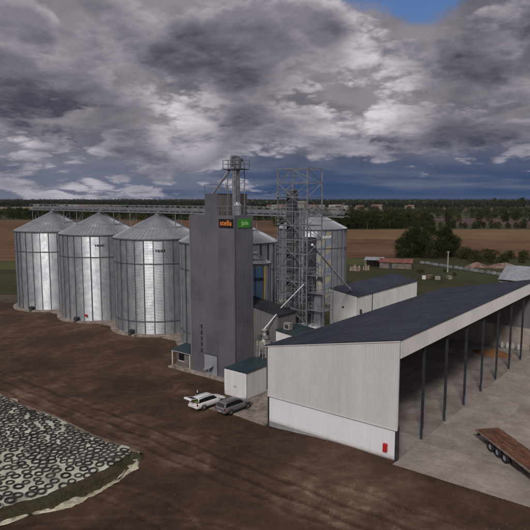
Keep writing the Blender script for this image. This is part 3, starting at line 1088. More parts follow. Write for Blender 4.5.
# ------------------------------------------------------------------ intake tower
tw = empty('intake_tower', site(-20.3, 8.1, 0), ANG)
tag(tw, 'tall violet grey clad grain intake tower with stepped top', 'tower')
TWX, TWY, TWH = 8.3, 3.6, 22.55
tst = lambda x: 25.55 if 2.95 <= x <= 5.5 else TWH
MB().box(-.4, TWX + .35, -.45, TWY + .3, -.2, .42).build('plinth', CONC_OLD, tw)
# core so that nothing shows through, then ribbed skins
MB().box(.06, TWX - .06, .06, TWY - .06, 0.3, TWH - .05).build('core', TOWER, tw)
for x0, x1, zt in ((0, 2.95, TWH + .16), (2.95, 5.35, 25.58), (5.35, TWX, TWH + .16)):
    cladding(x0, x1, lambda x: .42, lambda x: zt, -.005, 0.22, 0.03, -1).build('front_cladding', TOWER, tw, fix=False)
o = cladding(0, TWY, lambda x: .42, lambda x: TWH, 0.0, 0.22, 0.03, -1).build('side_cladding', TOWER, tw, fix=False)
o.location = (TWX, 0, 0)
o.rotation_euler = (0, 0, R(90))
o = cladding(0, TWY, lambda x: .42, lambda x: TWH, 0.0, 0.22, 0.03, -1).build('side_cladding', TOWER, tw, fix=False)
o.location = (0, TWY, 0)
o.rotation_euler = (0, 0, R(-90))
o = cladding(0, TWX, lambda x: .42, lambda x: TWH, 0.0, 0.22, 0.03, -1).build('rear_cladding', TOWER, tw, fix=False)
o.location = (TWX, TWY, 0)
o.rotation_euler = (0, 0, R(180))
for x, y in ((0, 0), (TWX, 0), (TWX, TWY), (0, TWY)):
    MB().box(x - .09, x + .09, y - .09, y + .09, .42, TWH + .04).build('corner_trim', PENT if x == 0 else TOWER, tw)
MB().box(.02, TWX - .005, .02, TWY - .005, TWH - .04, TWH + .14).build('roof', TOWER, tw)
# penthouse
PX0, PX1, PY1, PZ = 2.95, 5.35, 6.0, 25.55
MB().box(PX0 + .05, PX1 - .05, .06, PY1, TWH + .1, PZ - .04).build('penthouse_core', TOWER, tw)
MB().box(PX1 - .045, PX1 - .01, .1, 3.5, TWH + .17, PZ - .1).build('penthouse_panel', PENT, tw)
MB().box(PX1 - .045, PX1 + .01, 3.52, PY1 + .03, TWH + .17, PZ - .1).build('penthouse_panel', PENT, tw)
MB().box(PX0 - .04, PX1 + .04, .0, PY1 + .08, PZ - .035, PZ + .06).build('penthouse_roof', TOWER, tw)
for x in (PX0 + .15, PX1 - .15):
    MB().beam((x, PY1 - .15, 0), (x, PY1 - .15, TWH + .1), .16).build('penthouse_column', STEEL, tw)
railing(MB(), [(PX0, PY1), (PX0, 0.02), (PX1, 0.02)], PZ + .08, 1.2).build('railing', STEEL, tw)
railing(MB(), [(PX1 + .1, .05), (TWX, .05), (TWX, TWY - .1), (PX1 + 1, TWY - .1)], TWH + .16, 1.25).build('railing', STEEL, tw)
MB().lathe([(0.01, 0), (.55, 0), (.55, 1.3), (.3, 1.75), (0.01, 1.75)], 16, c=(6.9, 2.2), z0=TWH + .16).build('vent_drum', GALV, tw)
# door, louvre ladder on the front
dr = MB().box(2.55, 5.0, -.10, -.035, .42, 3.2).build('door', GREYROOF, tw)
MB().box(2.45, 5.1, -.075, -.04, .42, 3.32).build('door_frame', DARKSTEEL, dr)
mb = MB()
mb.hexa([(3.0, -.95, 1.15), (4.4, -1.0, 1.55), (4.4, -.11, 1.75), (3.0, -.11, 1.35), (3.0, -.95, 1.2), (4.4, -1.0, 1.62), (4.4, -.11, 1.85), (3.0, -.11, 1.45)])
mb.beam((4.2, -.9, .42), (4.2, -.9, 1.55), .06)
mb.build('loading_flap', GREYROOF, tw)
mb = MB()
for q in range(5):
    mb.box(1.95, 2.2, -.14, -.035, 3.4 + q * .85, 3.95 + q * .85)
mb.build('louvre_strip', DARKSTEEL, tw)

og = inst('orange_sign', MB().box(-1.28, 1.28, -.06, 0, -.58, .58).mesh('orange_sign'), None, site(-20.3 + 6.86, 8.1 - .045, 21.65), (0, 0, ANG))
og.data.materials.append(SIGNBLK)
tag(og, 'black sign with orange lettering near top of the violet grey tower', 'sign')
me = text_mesh('stella', 1.02, 0.012, 0.01)
me.materials.clear()
me.materials.append(SIGNORG)
inst('lettering', me, og, (0, -.075, .03), (R(90), 0, 0), (1.0, .95, 1))
gs = inst('green_sign', MB().box(-1.3, 1.3, -.06, 0, -.58, .58).mesh('green_sign'), None, site(-20.3 + TWX + .045, 8.1 + 1.95, 21.65), (0, 0, ANG + R(90)))
gs.data.materials.append(SIGNGRN)
tag(gs, 'green sign with pale lettering near top of the violet grey tower', 'sign')
me = text_mesh('Jade', 0.85, 0.01, 0.01)
me.materials.clear()
me.materials.append(SIGNYEL)
inst('lettering', me, gs, (0.05, -.075, .02), (R(90), 0, 0))

# elevator head above the tower
eh = empty('elevator_head', site(-13.6, 10.3, PZ + .1), ANG)
tag(eh, 'bucket elevator head on railed platform above the violet grey tower', 'elevator')
PZ0 = 3.1
for x, y in ((-.45, -.9), (.45, -.9), (-.45, .9), (.45, .9)):
    MB().beam((x * 1.6, y, -3.2), (x * 1.6, y, PZ0), .09).build('leg', STEEL, eh)
for y in (-.42, .42):
    MB().box(-.19, .19, y - .17, y + .17, -3.0, PZ0 + .4).build('elevator_trunk', GALV, eh)
MB().box(-1.45, 1.5, -1.0, 1.0, PZ0, PZ0 + .12).build('platform', DARKSTEEL, eh)
railing(MB(), [(-1.45, -1.0), (1.5, -1.0), (1.5, 1.0), (-1.45, 1.0)], PZ0 + .12, 1.15, True, 0.9, .06).build('railing', STEEL, eh)
hd = MB()
hd.lathe([(0.01, -.3), (.55, -.3), (.55, .3), (0.01, .3)], 18, c=(0, PZ0 + 1.35), axis='y')
hd.box(-.48, .48, -.29, .29, PZ0 + .14, PZ0 + 1.3)
hd.build('head_casing', DRYERM, eh)
MB().box(.75, 1.2, -.9, -.3, PZ0 + .13, PZ0 + 1.5).build('control_box', STEEL, eh)
MB().tube((-1.2, .5, PZ0 + .1), (-1.2, .5, PZ0 + 2.1), .16, .16, 10).build('vent_pipe', GALV, eh)
MB().tube((0.1, .3, PZ0 + 1.35), (.1, 1.1, PZ0 + 1.35), .25, .25, 10).build('motor', DARKSTEEL, eh)
MB().box(-.9, -.5, -.2, .2, PZ0 + .3, PZ0 + 1.8).build('vent_box', STEEL, eh)
MB().tube((-.75, -.5, PZ0 - .1), (-3.9, -.7, -.2), .19, .19, 10).build('spout', GALV, eh)
mb = MB()
for z in (0.6, 1.7, 2.8):
    mb.beam((-.72, -.9, z), (.72, -.9, z), .07)
    mb.beam((.72, -.9, z), (.72, .9, z), .07)
    mb.beam((-.72, -.9, z - 1), (.72, -.9, z), .05)
    mb.beam((.72, -.9, z - 1), (.72, .9, z), .05)
mb.build('bracing', STEEL, eh)
for x in (-1.3, -2.4):
    MB().beam((x, -.6, -.1), (x, -.6, 1.4), .1).build('spout_prop', STEEL, eh)

# ------------------------------------------------------------------ dryer tower (open lattice)
dt = empty('grain_dryer', site(-11.0, 16.2, 0), ANG)
tag(dt, 'open steel lattice tower round the grain dryer columns', 'dryer')
DX, DY, DH = 5.0, 3.6, 29.0
for x in (0, DX):
    for y in (0, DY):
        MB().beam((x, y, 0), (x, y, DH), .15).build('column', STEEL, dt)
levels = [DH - i * 1.95 for i in range(15)]
for li, z in enumerate(levels):
    mb = MB()
    for y in (0, DY):
        mb.beam((0, y, z), (DX, y, z), .08, .12)
    for x in (0, DX):
        mb.beam((x, 0, z), (x, DY, z), .08, .12)
    mb.beam((DX * .5, 0, z), (DX * .5, DY, z), .07, .1)
    mb.beam((0, 0, z - .95), (DX, 0, z - .95), .05) if li < 14 else None
    mb.build('ring_beam', STEEL, dt)
    if li < 14:
        z2 = levels[li + 1]
        mb = MB()
        flip = li % 2
        hx = DX * .5
        if flip:
            mb.beam((0, 0, z), (hx, 0, z2), .07)
            mb.beam((hx, 0, z2), (DX, 0, z), .06)
        else:
            mb.beam((0, 0, z2), (hx, 0, z), .06)
            mb.beam((hx, 0, z), (DX, 0, z2), .07)
        mb.beam((DX, 0, z2 if flip else z), (DX, DY, z if flip else z2), .07)
        mb.beam((DX, DY, z2 if not flip else z), (0, DY, z if not flip else z2), .07)
        mb.beam((0, 0, z2), (0, DY, z), .07)
        mb.beam((hx, 0, z2), (hx, 0, z), .07)
        mb.build('brace', GALV if li % 2 else STEEL, dt)
for z in levels[2:12:2]:
    MB().box(-.1, DX * .32, -.35, DY, z + .02, z + .08).build('platform', STEEL, dt)
    railing(MB(), [(-.1, -.35), (DX * .32, -.35)], z + .08, 1.1, False, 1.0, .05).build('railing', STEEL, dt)
dcol = MB().box(.85, 1.65, .9, 2.5, 3.0, 26.0).build('dryer_column', DRYERM, dt)
for q in range(9):
    MB().box(.80, 1.70, .85, 2.55, 4.2 + q * 2.42, 4.36 + q * 2.42).build('flange', STEEL, dcol)
MB().lathe([(.62, 26.0), (.5, 26.25), (0.01, 26.3)], 12, c=(1.25, 1.7)).build('hood', DRYERM, dcol)
for x in (2.75, 3.3):
    MB().box(x, x + .22, 1.35, 1.65, .5, 23.6).build('elevator_trunk', GALV, dt)
MB().box(2.9, 4.4, 2.0, 3.3, 4.0, 19.5).build('dryer_column', DRYERM, dt)
MB().box(3.9, 4.4, 1.0, 1.9, 4.0, 14.5).build('exhaust_duct', DRYERM, dt)
MB().box(1.95, 2.25, 1.2, 2.0, 2.0, 23.0).build('cooling_duct', STEEL, dt)
MB().box(2.65, 3.7, 1.1, 1.95, 23.6, 24.6).build('elevator_head', MACH, dt)
MB().tube((4.0, .3, 19.0), (4.0, -2.0, 8.9), .16, .16, 8)
sp = MB().tube((DX - .4, -.1, 13.2), (2.0, -1.9, 9.85), .11, .11, 8).build('spout', GALV, dt)
sp2 = MB()
pA = Vector((DX - .2, 1.5, 18.6))
pB_w = site(-16.6, 46.6, 7.35)
e = pB_w - site(-11.0, 16.2)
pB = Vector((e.dot(VA), e.dot(UB), 7.45))
sp2.tube(pA, pB, .17, .17, 8)
sp2.build('spout', PIPE, dt)
mb = MB()
for q in range(40):
    z = 1 + q * .35
    mb.beam((DX + .35, .8, z), (DX + .35, 1.3, z), .04)
for y in (.8, 1.3):
    mb.beam((DX + .35, y, .5), (DX + .35, y, 15), .06)
mb.build('ladder', STEEL, dt)
mb = MB()
for z in (9.6, 12.0, 14.4):
    mb.box(DX + .1, DX + 2.6, .2, 2.6, z, z + .07)
    railing(mb, [(DX + .2, .2), (DX + 2.6, .2), (DX + 2.6, 2.6)], z + .07, 1.1, False, .8, .05)
for x, y in ((DX + 2.6, .2), (DX + 2.6, 2.6)):
    mb.beam((x, y, 0), (x, y, 15.4), .12)
mb.build('side_stair_landing', STEEL, dt)
MB().box(DX + .6, DX + 1.6, 1.0, 2.2, 0, 11.6).build('heat_duct', GALV, dt)
MB().lathe([(.45, 0), (.45, 2.2), (.2, 3.0), (.2, 4.1), (0.01, 4.1)], 14, c=(DX + 1.1, 1.6), z0=11.6).build('fan_cyclone', MACH, dt)

# ------------------------------------------------------------------ low buildings in the middle
db = empty('furnace_house', site(-15.5, 11.95, 0), ANG)
tag(db, 'dark roofed grey brown clad building between tower and dryer', 'building')
ZR = lambda x: 9.3 + (7.7 - x) * 0.16
MB().hexa([(.05, .05, 0), (7.65, .05, 0), (7.65, 4.15, 0), (.05, 4.15, 0), (.05, .05, ZR(.05) - .05), (7.65, .05, ZR(7.65) - .05), (7.65, 4.15, ZR(7.65) - .05), (.05, 4.15, ZR(.05) - .05)]).build('core', BROWNCLAD, db)
cladding(0, 7.7, lambda x: 0, lambda x: ZR(x) - .03, 0, .5, .06, -1).build('front_cladding', BROWNCLAD, db, fix=False)
o = cladding(0, 4.2, lambda x: 0, lambda x: ZR(7.7) - .03, 0, .22, .035, -1).build('side_cladding', BROWNCLAD, db, fix=False)
o.location = (7.7, 0, 0)
o.rotation_euler = (0, 0, R(90))
ribbed_plane((-.2, -.15, ZR(-.2) + .08), (-.2, 4.3, ZR(-.2) + .08), (7.95, -.15, ZR(7.95) + .08), 9, .03, .05).build('roof', ROOF_D, db)

tb = empty('boiler_annex', site(-7.55, 11.3, 0), ANG)
tag(tb, 'white walled lean-to with teal roof tucked behind the barn corner', 'building')
ZT2 = lambda x: 7.6 - .10 * x
MB().hexa([(0, 0, 0), (7.3, 0, 0), (7.3, 7.5, 0), (0, 7.5, 0), (0, 0, 7.4), (7.3, 0, ZT2(7.3) - .2), (7.3, 7.5, ZT2(7.3) - .2), (0, 7.5, 7.4)]).build('wall', WHITE2, tb)
ribbed_plane((-.02, -.25, ZT2(0)), (-.02, 4.7, ZT2(0)), (7.35, -.25, ZT2(7.35)), 10, .03, .04).build('roof', TEAL, tb)
MB().box(1.0, 2.2, -.03, .02, 3.0, 5.2).build('opening_shade_panel', DARKSTEEL, tb)  # solid dark sheet on the wall, standing in for the shade of an opening
ac = empty('ventilation_unit', site(-6.9, 12.1, 7.55), ANG)
tag(ac, 'small beige ventilation box on the teal lean-to roof', 'vent unit')
MB().box(0, 1.0, 0, .7, 0, .85).build('casing', MACH, ac)
MB().lathe([(0.01, -.02), (.3, -.02), (.3, -.01), (0.01, -.01)], 14, c=(.5, .45), axis='y').build('fan_grille', DARKSTEEL, ac)
MB().box(-.04, 1.04, -.04, .74, .852, .91).build('lid', MACH, ac)

# dust cyclone behind the hut
cy = empty('dust_cyclone', site(-9.2, 10.9, 0), ANG)
tag(cy, 'cluttered beige grey dust cyclone standing behind the teal roofed hut', 'machine')
for x in (-.7, .7):
    for y in (-.45, .45):
        MB().beam((x, y, 0), (x, y, 6.0), .1).build('leg', MACH, cy)
MB().lathe([(.12, 3.3), (.2, 3.6), (.62, 5.0), (.62, 6.4), (.3, 6.5), (.3, 7.2), (.42, 7.25), (.42, 7.5), (0.01, 7.55)], 18).build('cyclone_body', MACH, cy, True)
MB().box(-1.15, -.35, -.35, .35, 4.9, 5.7).build('fan_box', MACH, cy)
MB().tube((.75, -.1, 4.4), (.75, -.1, 5.9), .28, .28, 12).build('filter_drum', GALV, cy)
MB().box(-.9, .9, -.6, .6, 4.2, 4.28).build('platform', STEEL, cy)
railing(MB(), [(-.9, -.6), (.9, -.6), (.9, .6)], 4.28, .8, False, .6, .04).build('railing', STEEL, cy)
for z in (1.2, 2.8, 5.9):
    MB().box(-.75, .75, -.5, .5, z, z + .07).build('cross_frame', MACH, cy)
MB().tube((.0, .0, 7.5), (1.3, .95, 9.5), .09, .09, 8).build('duct', PIPE, cy)
for q in range(4):
    MB().tube((-.9 + .55 * q, -.62, 3.5 + .3 * (q % 2)), (-.8 + .5 * q, -.5, 5.2 + .35 * ((q * 3) % 4)), .10, .10, 8).build('hose', MACH if q % 2 else GALV, cy)
MB().box(-.55, .1, -.75, -.3, 6.1, 6.7).build('motor_box', DRYERM, cy)
MB().box(.25, .8, -.7, -.2, 6.3, 6.75).build('valve_box', GALV, cy)

# white hut with teal roof
ht = empty('white_hut', site(-10.3, 4.2, 0), ANG)
tag(ht, 'small white flat hut with teal roof beside the barn', 'hut')
MB().box(0, 3.5, 0, 6.0, -.1, 3.42).build('wall', WHITE2, ht)
MB().box(-.06, .10, -.05, .12, .05, 3.38).build('corner_trim', WHITE, ht)
MB().box(3.38, 3.56, -.06, .12, .05, 3.38).build('corner_trim', WHITE, ht)
MB().box(-.05, 3.55, -.055, .0, 3.2, 3.425).build('top_trim', WHITE, ht)
for i in range(2):
    d = MB().box(.22 + i * 1.56, 1.74 + i * 1.56, -.035, .0, .1, 3.1).build('door_leaf', WHITE2, ht)
    MB().box(1.55 + i * .30, 1.62 + i * .30, -.07, -.035, 1.3, 1.5).build('door_handle', DARKSTEEL, d)
for y in range(6):
    MB().box(3.5, 3.515, y + .02, y + .98, .1, 3.4).build('wall_panel', WHITE2, ht)
ribbed_plane((-.12, -.15, 3.52), (-.12, 6.1, 3.62), (3.65, -.15, 3.50), 12, .03, .04).build('roof', TEAL, ht)

# weighing kiosk beside the tower
kk = empty('kiosk', site(-24.2, 8.7, 0), ANG)
tag(kk, 'little beige kiosk with dark teal roof left of the tower', 'kiosk')
MB().box(-.7, 3.8, -1.1, 2.6, -.1, .22).build('pad', CONC_OLD, kk)
MB().box(0, 3.0, 0, 2.3, .2, 2.5).build('wall', SHEDWALL, kk)
for x, y in ((-.55, -.35), (-.55, 2.3), (3.2, -.35)):
    MB().beam((x, y, .2), (x, y, 2.45), .1).build('post', WHITE, kk)
MB().beam((-.6, -.38, 2.47), (3.4, -.38, 2.47), .1).build('fascia', WHITE, kk)
w = MB().box(.5, 1.6, -.03, 0, 1.1, 2.1).build('window', GLASS, kk)
MB().box(.42, 1.68, -.05, -.005, 1.02, 1.1).build('window_sill', WHITE, w)
ribbed_plane((-.75, -.5, 2.58), (-.75, 2.5, 3.0), (3.5, -.5, 2.58), 10, .02, .04).build('roof', TEAL, kk)

# long annex behind
an = empty('long_shed', site(-19.9, 44.6, 0), ANG)
tag(an, 'long pale walled shed with dark mono-pitch roof behind the barn', 'shed')
ZA = lambda x: 7.75 - .95 * x / 5.8
MB().hexa([(.06, .06, 0), (5.74, .06, 0), (5.74, 26.9, 0), (.06, 26.9, 0), (.06, .06, ZA(.06) - .06), (5.74, .06, ZA(5.74) - .06), (5.74, 26.9, ZA(5.74) - .06), (.06, 26.9, ZA(.06) - .06)]).build('core', WHITE2, an)
cladding(0, 5.8, lambda x: 0, lambda x: ZA(x) - .03, 0, .25, .04, -1).build('end_cladding', WHITE2, an, fix=False)
for k in range(9):
    o = cladding(.01, 2.99, lambda x: 0, lambda x: ZA(5.8) - .03, 0, .25, .04, -1).build('side_panel', WHITE2, an, fix=False)
    o.location = (5.8, k * 3.0, 0)
    o.rotation_euler = (0, 0, R(90))
MB().box(5.78, 5.88, -.09, .06, 0, ZA(5.8)).build('corner_trim', WHITE, an)
MB().tube((5.93, 5.9, 0), (5.93, 5.9, 6.7), .07, .07, 8).build('downpipe', DARKSTEEL, an)
MB().box(2.7, 3.1, -.08, .0, 4.3, 4.6).build('wall_light', DARKSTEEL, an)
ribbed_plane((-.2, -.15, ZA(-.2) + .06), (-.2, 27.2, ZA(-.2) + .06), (6.05, -.15, ZA(6.05) + .06), 54, .035, .05).build('roof', ROOF, an)
MB().lathe([(.25, 6.9), (.25, 7.9), (0.01, 8.0)], 10, c=(2.9, 2.3)).build('roof_inlet', GALV, an)
MB().box(5.86, 6.2, 1.1, 1.35, 3.0, 4.2).build('wall_bracket', DARKSTEEL, an)

# ------------------------------------------------------------------ the big open barn
bn_ = empty('open_barn', site(0, 0, 0), ANG)
tag(bn_, 'large open-sided barn with blue black mono-pitch roof and pale end wall', 'barn')
BW, BL = 15.45, 50.0
ZE = lambda x: 8.85 + (11.85 - 8.85) * x / BW      # eave height of the wall
MIDZ = 3.32
MB().box(.12, BW - .22, .06, .32, -.5, 0.38).build('plinth', PLINTH, bn_)
nW = 6
for i in range(nW):
    x0, x1 = .14 + i * (BW - .38) / nW, .14 + (i + 1) * (BW - .38) / nW
    MB().box(x0 + .003, x1 - .003, .05, .30, .382, MIDZ + .1).build('wall_panel', WHITE, bn_)
MB().hexa([(.1, .02, MIDZ), (BW - .1, .02, MIDZ), (BW - .1, .2, MIDZ), (.1, .2, MIDZ), (.1, .02, ZE(.1) - .1), (BW - .1, .02, ZE(BW - .1) - .1), (BW - .1, .2, ZE(BW - .1) - .1), (.1, .2, ZE(.1) - .1)]).build('end_core', CLAD, bn_)
nC = 14
for i in range(nC):
    x0, x1 = i * BW / nC, (i + 1) * BW / nC
    cladding(x0, x1, lambda x: MIDZ, lambda x: ZE(x) + .02, -.05 + .002 * (i % 2), BW / nC / 5, .028, -1).build('cladding_sheet', CLAD, bn_, fix=False)
MB().beam((0, -.07, MIDZ - .03), (BW, -.07, MIDZ - .03), .12, .07).build('drip_trim', CLAD, bn_)
MB().beam((-.1, -.06, ZE(0) + .06), (BW + .12, -.06, ZE(BW) + .08), .2, .16).build('verge_trim', FASCIA, bn_)
MB().box(-.05, .12, .0, .30, -.5, MIDZ).build('corner_post', COLUMN, bn_)
MB().box(BW - .2, BW + .06, .0, .36, -.05, MIDZ + .3).build('corner_post', COLUMN, bn_)
MB().box(BW - .09, BW + .05, -.1, .05, MIDZ, ZE(BW)).build('corner_trim', CLAD, bn_)
# roof
ribbed_plane((-.25, -.2, ZE(-.25) + .2), (-.25, BL + .2, ZE(-.25) + .2), (BW + .2, -.2, ZE(BW + .2) + .2), 50, .05, .05, .08).build('roof', ROOF, bn_)
MB().beam((-.34, -.15, ZE(-.25) + .10), (-.34, BL + .15, ZE(-.25) + .10), .14, .12).build('gutter', STEEL, bn_)
for q in (.34, .67):
    x = BW * q
    MB().hexa([(x - .12, -.19, ZE(x - .12) + .2), (x + .12, -.19, ZE(x + .12) + .2), (x + .12, BL + .19, ZE(x + .12) + .2), (x - .12, BL + .19, ZE(x - .12) + .2),
               (x - .12, -.19, ZE(x - .12) + .207), (x + .12, -.19, ZE(x + .12) + .225), (x + .12, BL + .19, ZE(x + .12) + .225), (x - .12, BL + .19, ZE(x - .12) + .207)]).build('sheet_lap', ROOF, bn_)
# fascia: ribbed cladding hanging along the open side
for i in range(8):
    o = cladding(i * BL / 8 + .004, (i + 1) * BL / 8 - .004, lambda x: ZE(BW) - 1.62, lambda x: ZE(BW) + .12, 0, .25, .045, -1).build('fascia_sheet', FASCIA, bn_, fix=False)
    o.location = (BW + .1, 0, 0)
    o.rotation_euler = (0, 0, R(90))
MB().box(BW - .05, BW + .06, .0, BL, ZE(BW) - 1.6, ZE(BW) + .05).build('fascia_core', FASCIA, bn_)
MB().beam((BW + .12, -.1, ZE(BW) + .19), (BW + .12, BL, ZE(BW) + .19), .16, .08).build('fascia_cap', ROOF, bn_)
# structure
for k in range(1, 9):
    y = min(k * 6.2, BL - .25)
    c = MB()
    c.box(BW - .30, BW - .06, y - .11, y - .085, .3, ZE(BW) - .3)
    c.box(BW - .30, BW - .06, y + .085, y + .11, .3, ZE(BW) - .3)
    c.box(BW - .195, BW - .170, y - .086, y + .086, .3, ZE(BW) - .3)
    cc = c.build('column', COLUMN, bn_)
    MB().box(BW - .38, BW + .03, y - .2, y + .2, .28, .325).build('base_plate', STEEL, cc)
    MB().box(BW - .055, BW + .0, y - .09, y + .09, .34, 1.5).build('guard', STEEL, cc)
for k in range(0, 9):
    y = min(max(k * 6.2, .45), BL - .4)
    MB().beam((.3, y, ZE(.3) - .45), (BW - .1, y, ZE(BW - .1) - .45), .2, .6).build('rafter', COLUMN, bn_)
    if k:
        MB().box(.05, .33, y - .14, y + .14, .2, ZE(0) - .2).build('rear_column', COLUMN, bn_)
for i in range(9):
    x = .8 + i * 1.78
    MB().beam((x, .3, ZE(x) - .02), (x, BL - .3, ZE(x) - .02), .08, .2).build('purlin', COLUMN, bn_)
# rear long wall and far end
for k in range(8):
    MB().box(-.2, .04, k * 6.25 + .305 if k == 0 else k * 6.25 + .01, (k + 1) * 6.25 - .01, -.2, 4.0).build('rear_wall_panel', CONC, bn_)
    o = cladding(k * 6.25 + .004, (k + 1) * 6.25 - .004, lambda x: 3.9, lambda x: ZE(0) - .02, 0, .25, .04, -1).build('rear_cladding', BROWNCLAD, bn_, fix=False)
    o.location = (-.22, BL, 0)
    o.rotation_euler = (0, 0, R(-90))
for k in range(5):
    MB().box(.06 + k * 3.05, .06 + (k + 1) * 3.05 - .02, BL - .2, BL, -.1, 3.9).build('far_wall_panel', CONC, bn_)
cladding(0, BW, lambda x: 3.92, lambda x: ZE(x) - .05, BL + .02, .25, .04, -1).build('far_cladding', BROWNCLAD, bn_, fix=False)

fb = empty('fire_cabinet', site(14.3, -.06, .95), ANG)
tag(fb, 'red fire cabinet fixed to white end wall of the barn', 'cabinet')
MB().box(-.2, .2, -.16, .1, 0, .78).build('case', RED, fb)
MB().box(-.17, .17, -.18, -.161, .05, .73).build('door', RED, fb)
MB().box(.1, .14, -.2, -.18, .35, .45).build('handle', DARKSTEEL, fb)

# grain heap and bags inside
gh = MB()
vs, fs = [], []
NN = 26
for j in range(NN + 1):
    for i in range(NN + 1):
        x, y = -3.2 + 6.4 * i / NN, -2.4 + 4.8 * j / NN
        r = math.hypot(x / 3.0, y / 2.2)
        h = max(0, 1 - r) * .85 + .10 * math.sin(3 * x + y) * max(0, 1 - r)
        vs.append((x, y, h - .01))
for j in range(NN):
    for i in range(NN):
        fs.append((j * (NN + 1) + i, j * (NN + 1) + i + 1, (j + 1) * (NN + 1) + i + 1, (j + 1) * (NN + 1) + i))
o = gh.add(vs, fs).build('grain_heap', GRAIN, None, True)
o.location = site(10.8, 44.2, .30)
o.rotation_euler = (0, 0, ANG)
tag(o, 'orange brown grain heap on the barn floor near the far wall', 'grain heap')
bag_l = ['leftmost of the four white bags standing along the far wall inside the barn', 'second from left of the four white bags in the barn',
         'third from left of the four white bags in the barn', 'rightmost of the four white bags in the barn']
for i in range(4):
    m_ = MB().lathe([(0.01, 0), (.24, 0), (.30, .15), (.31, .5), (.25, .8), (.10, .95), (.13, 1.08), (0.01, 1.1)], 12).build('bulk_bag', BAGW, None, True)
    m_.location = site(10.9 + i * .85, 48.9 + .1 * (i % 2), .31)
    tag(m_, bag_l[i], 'bag', 'white bags in the barn')


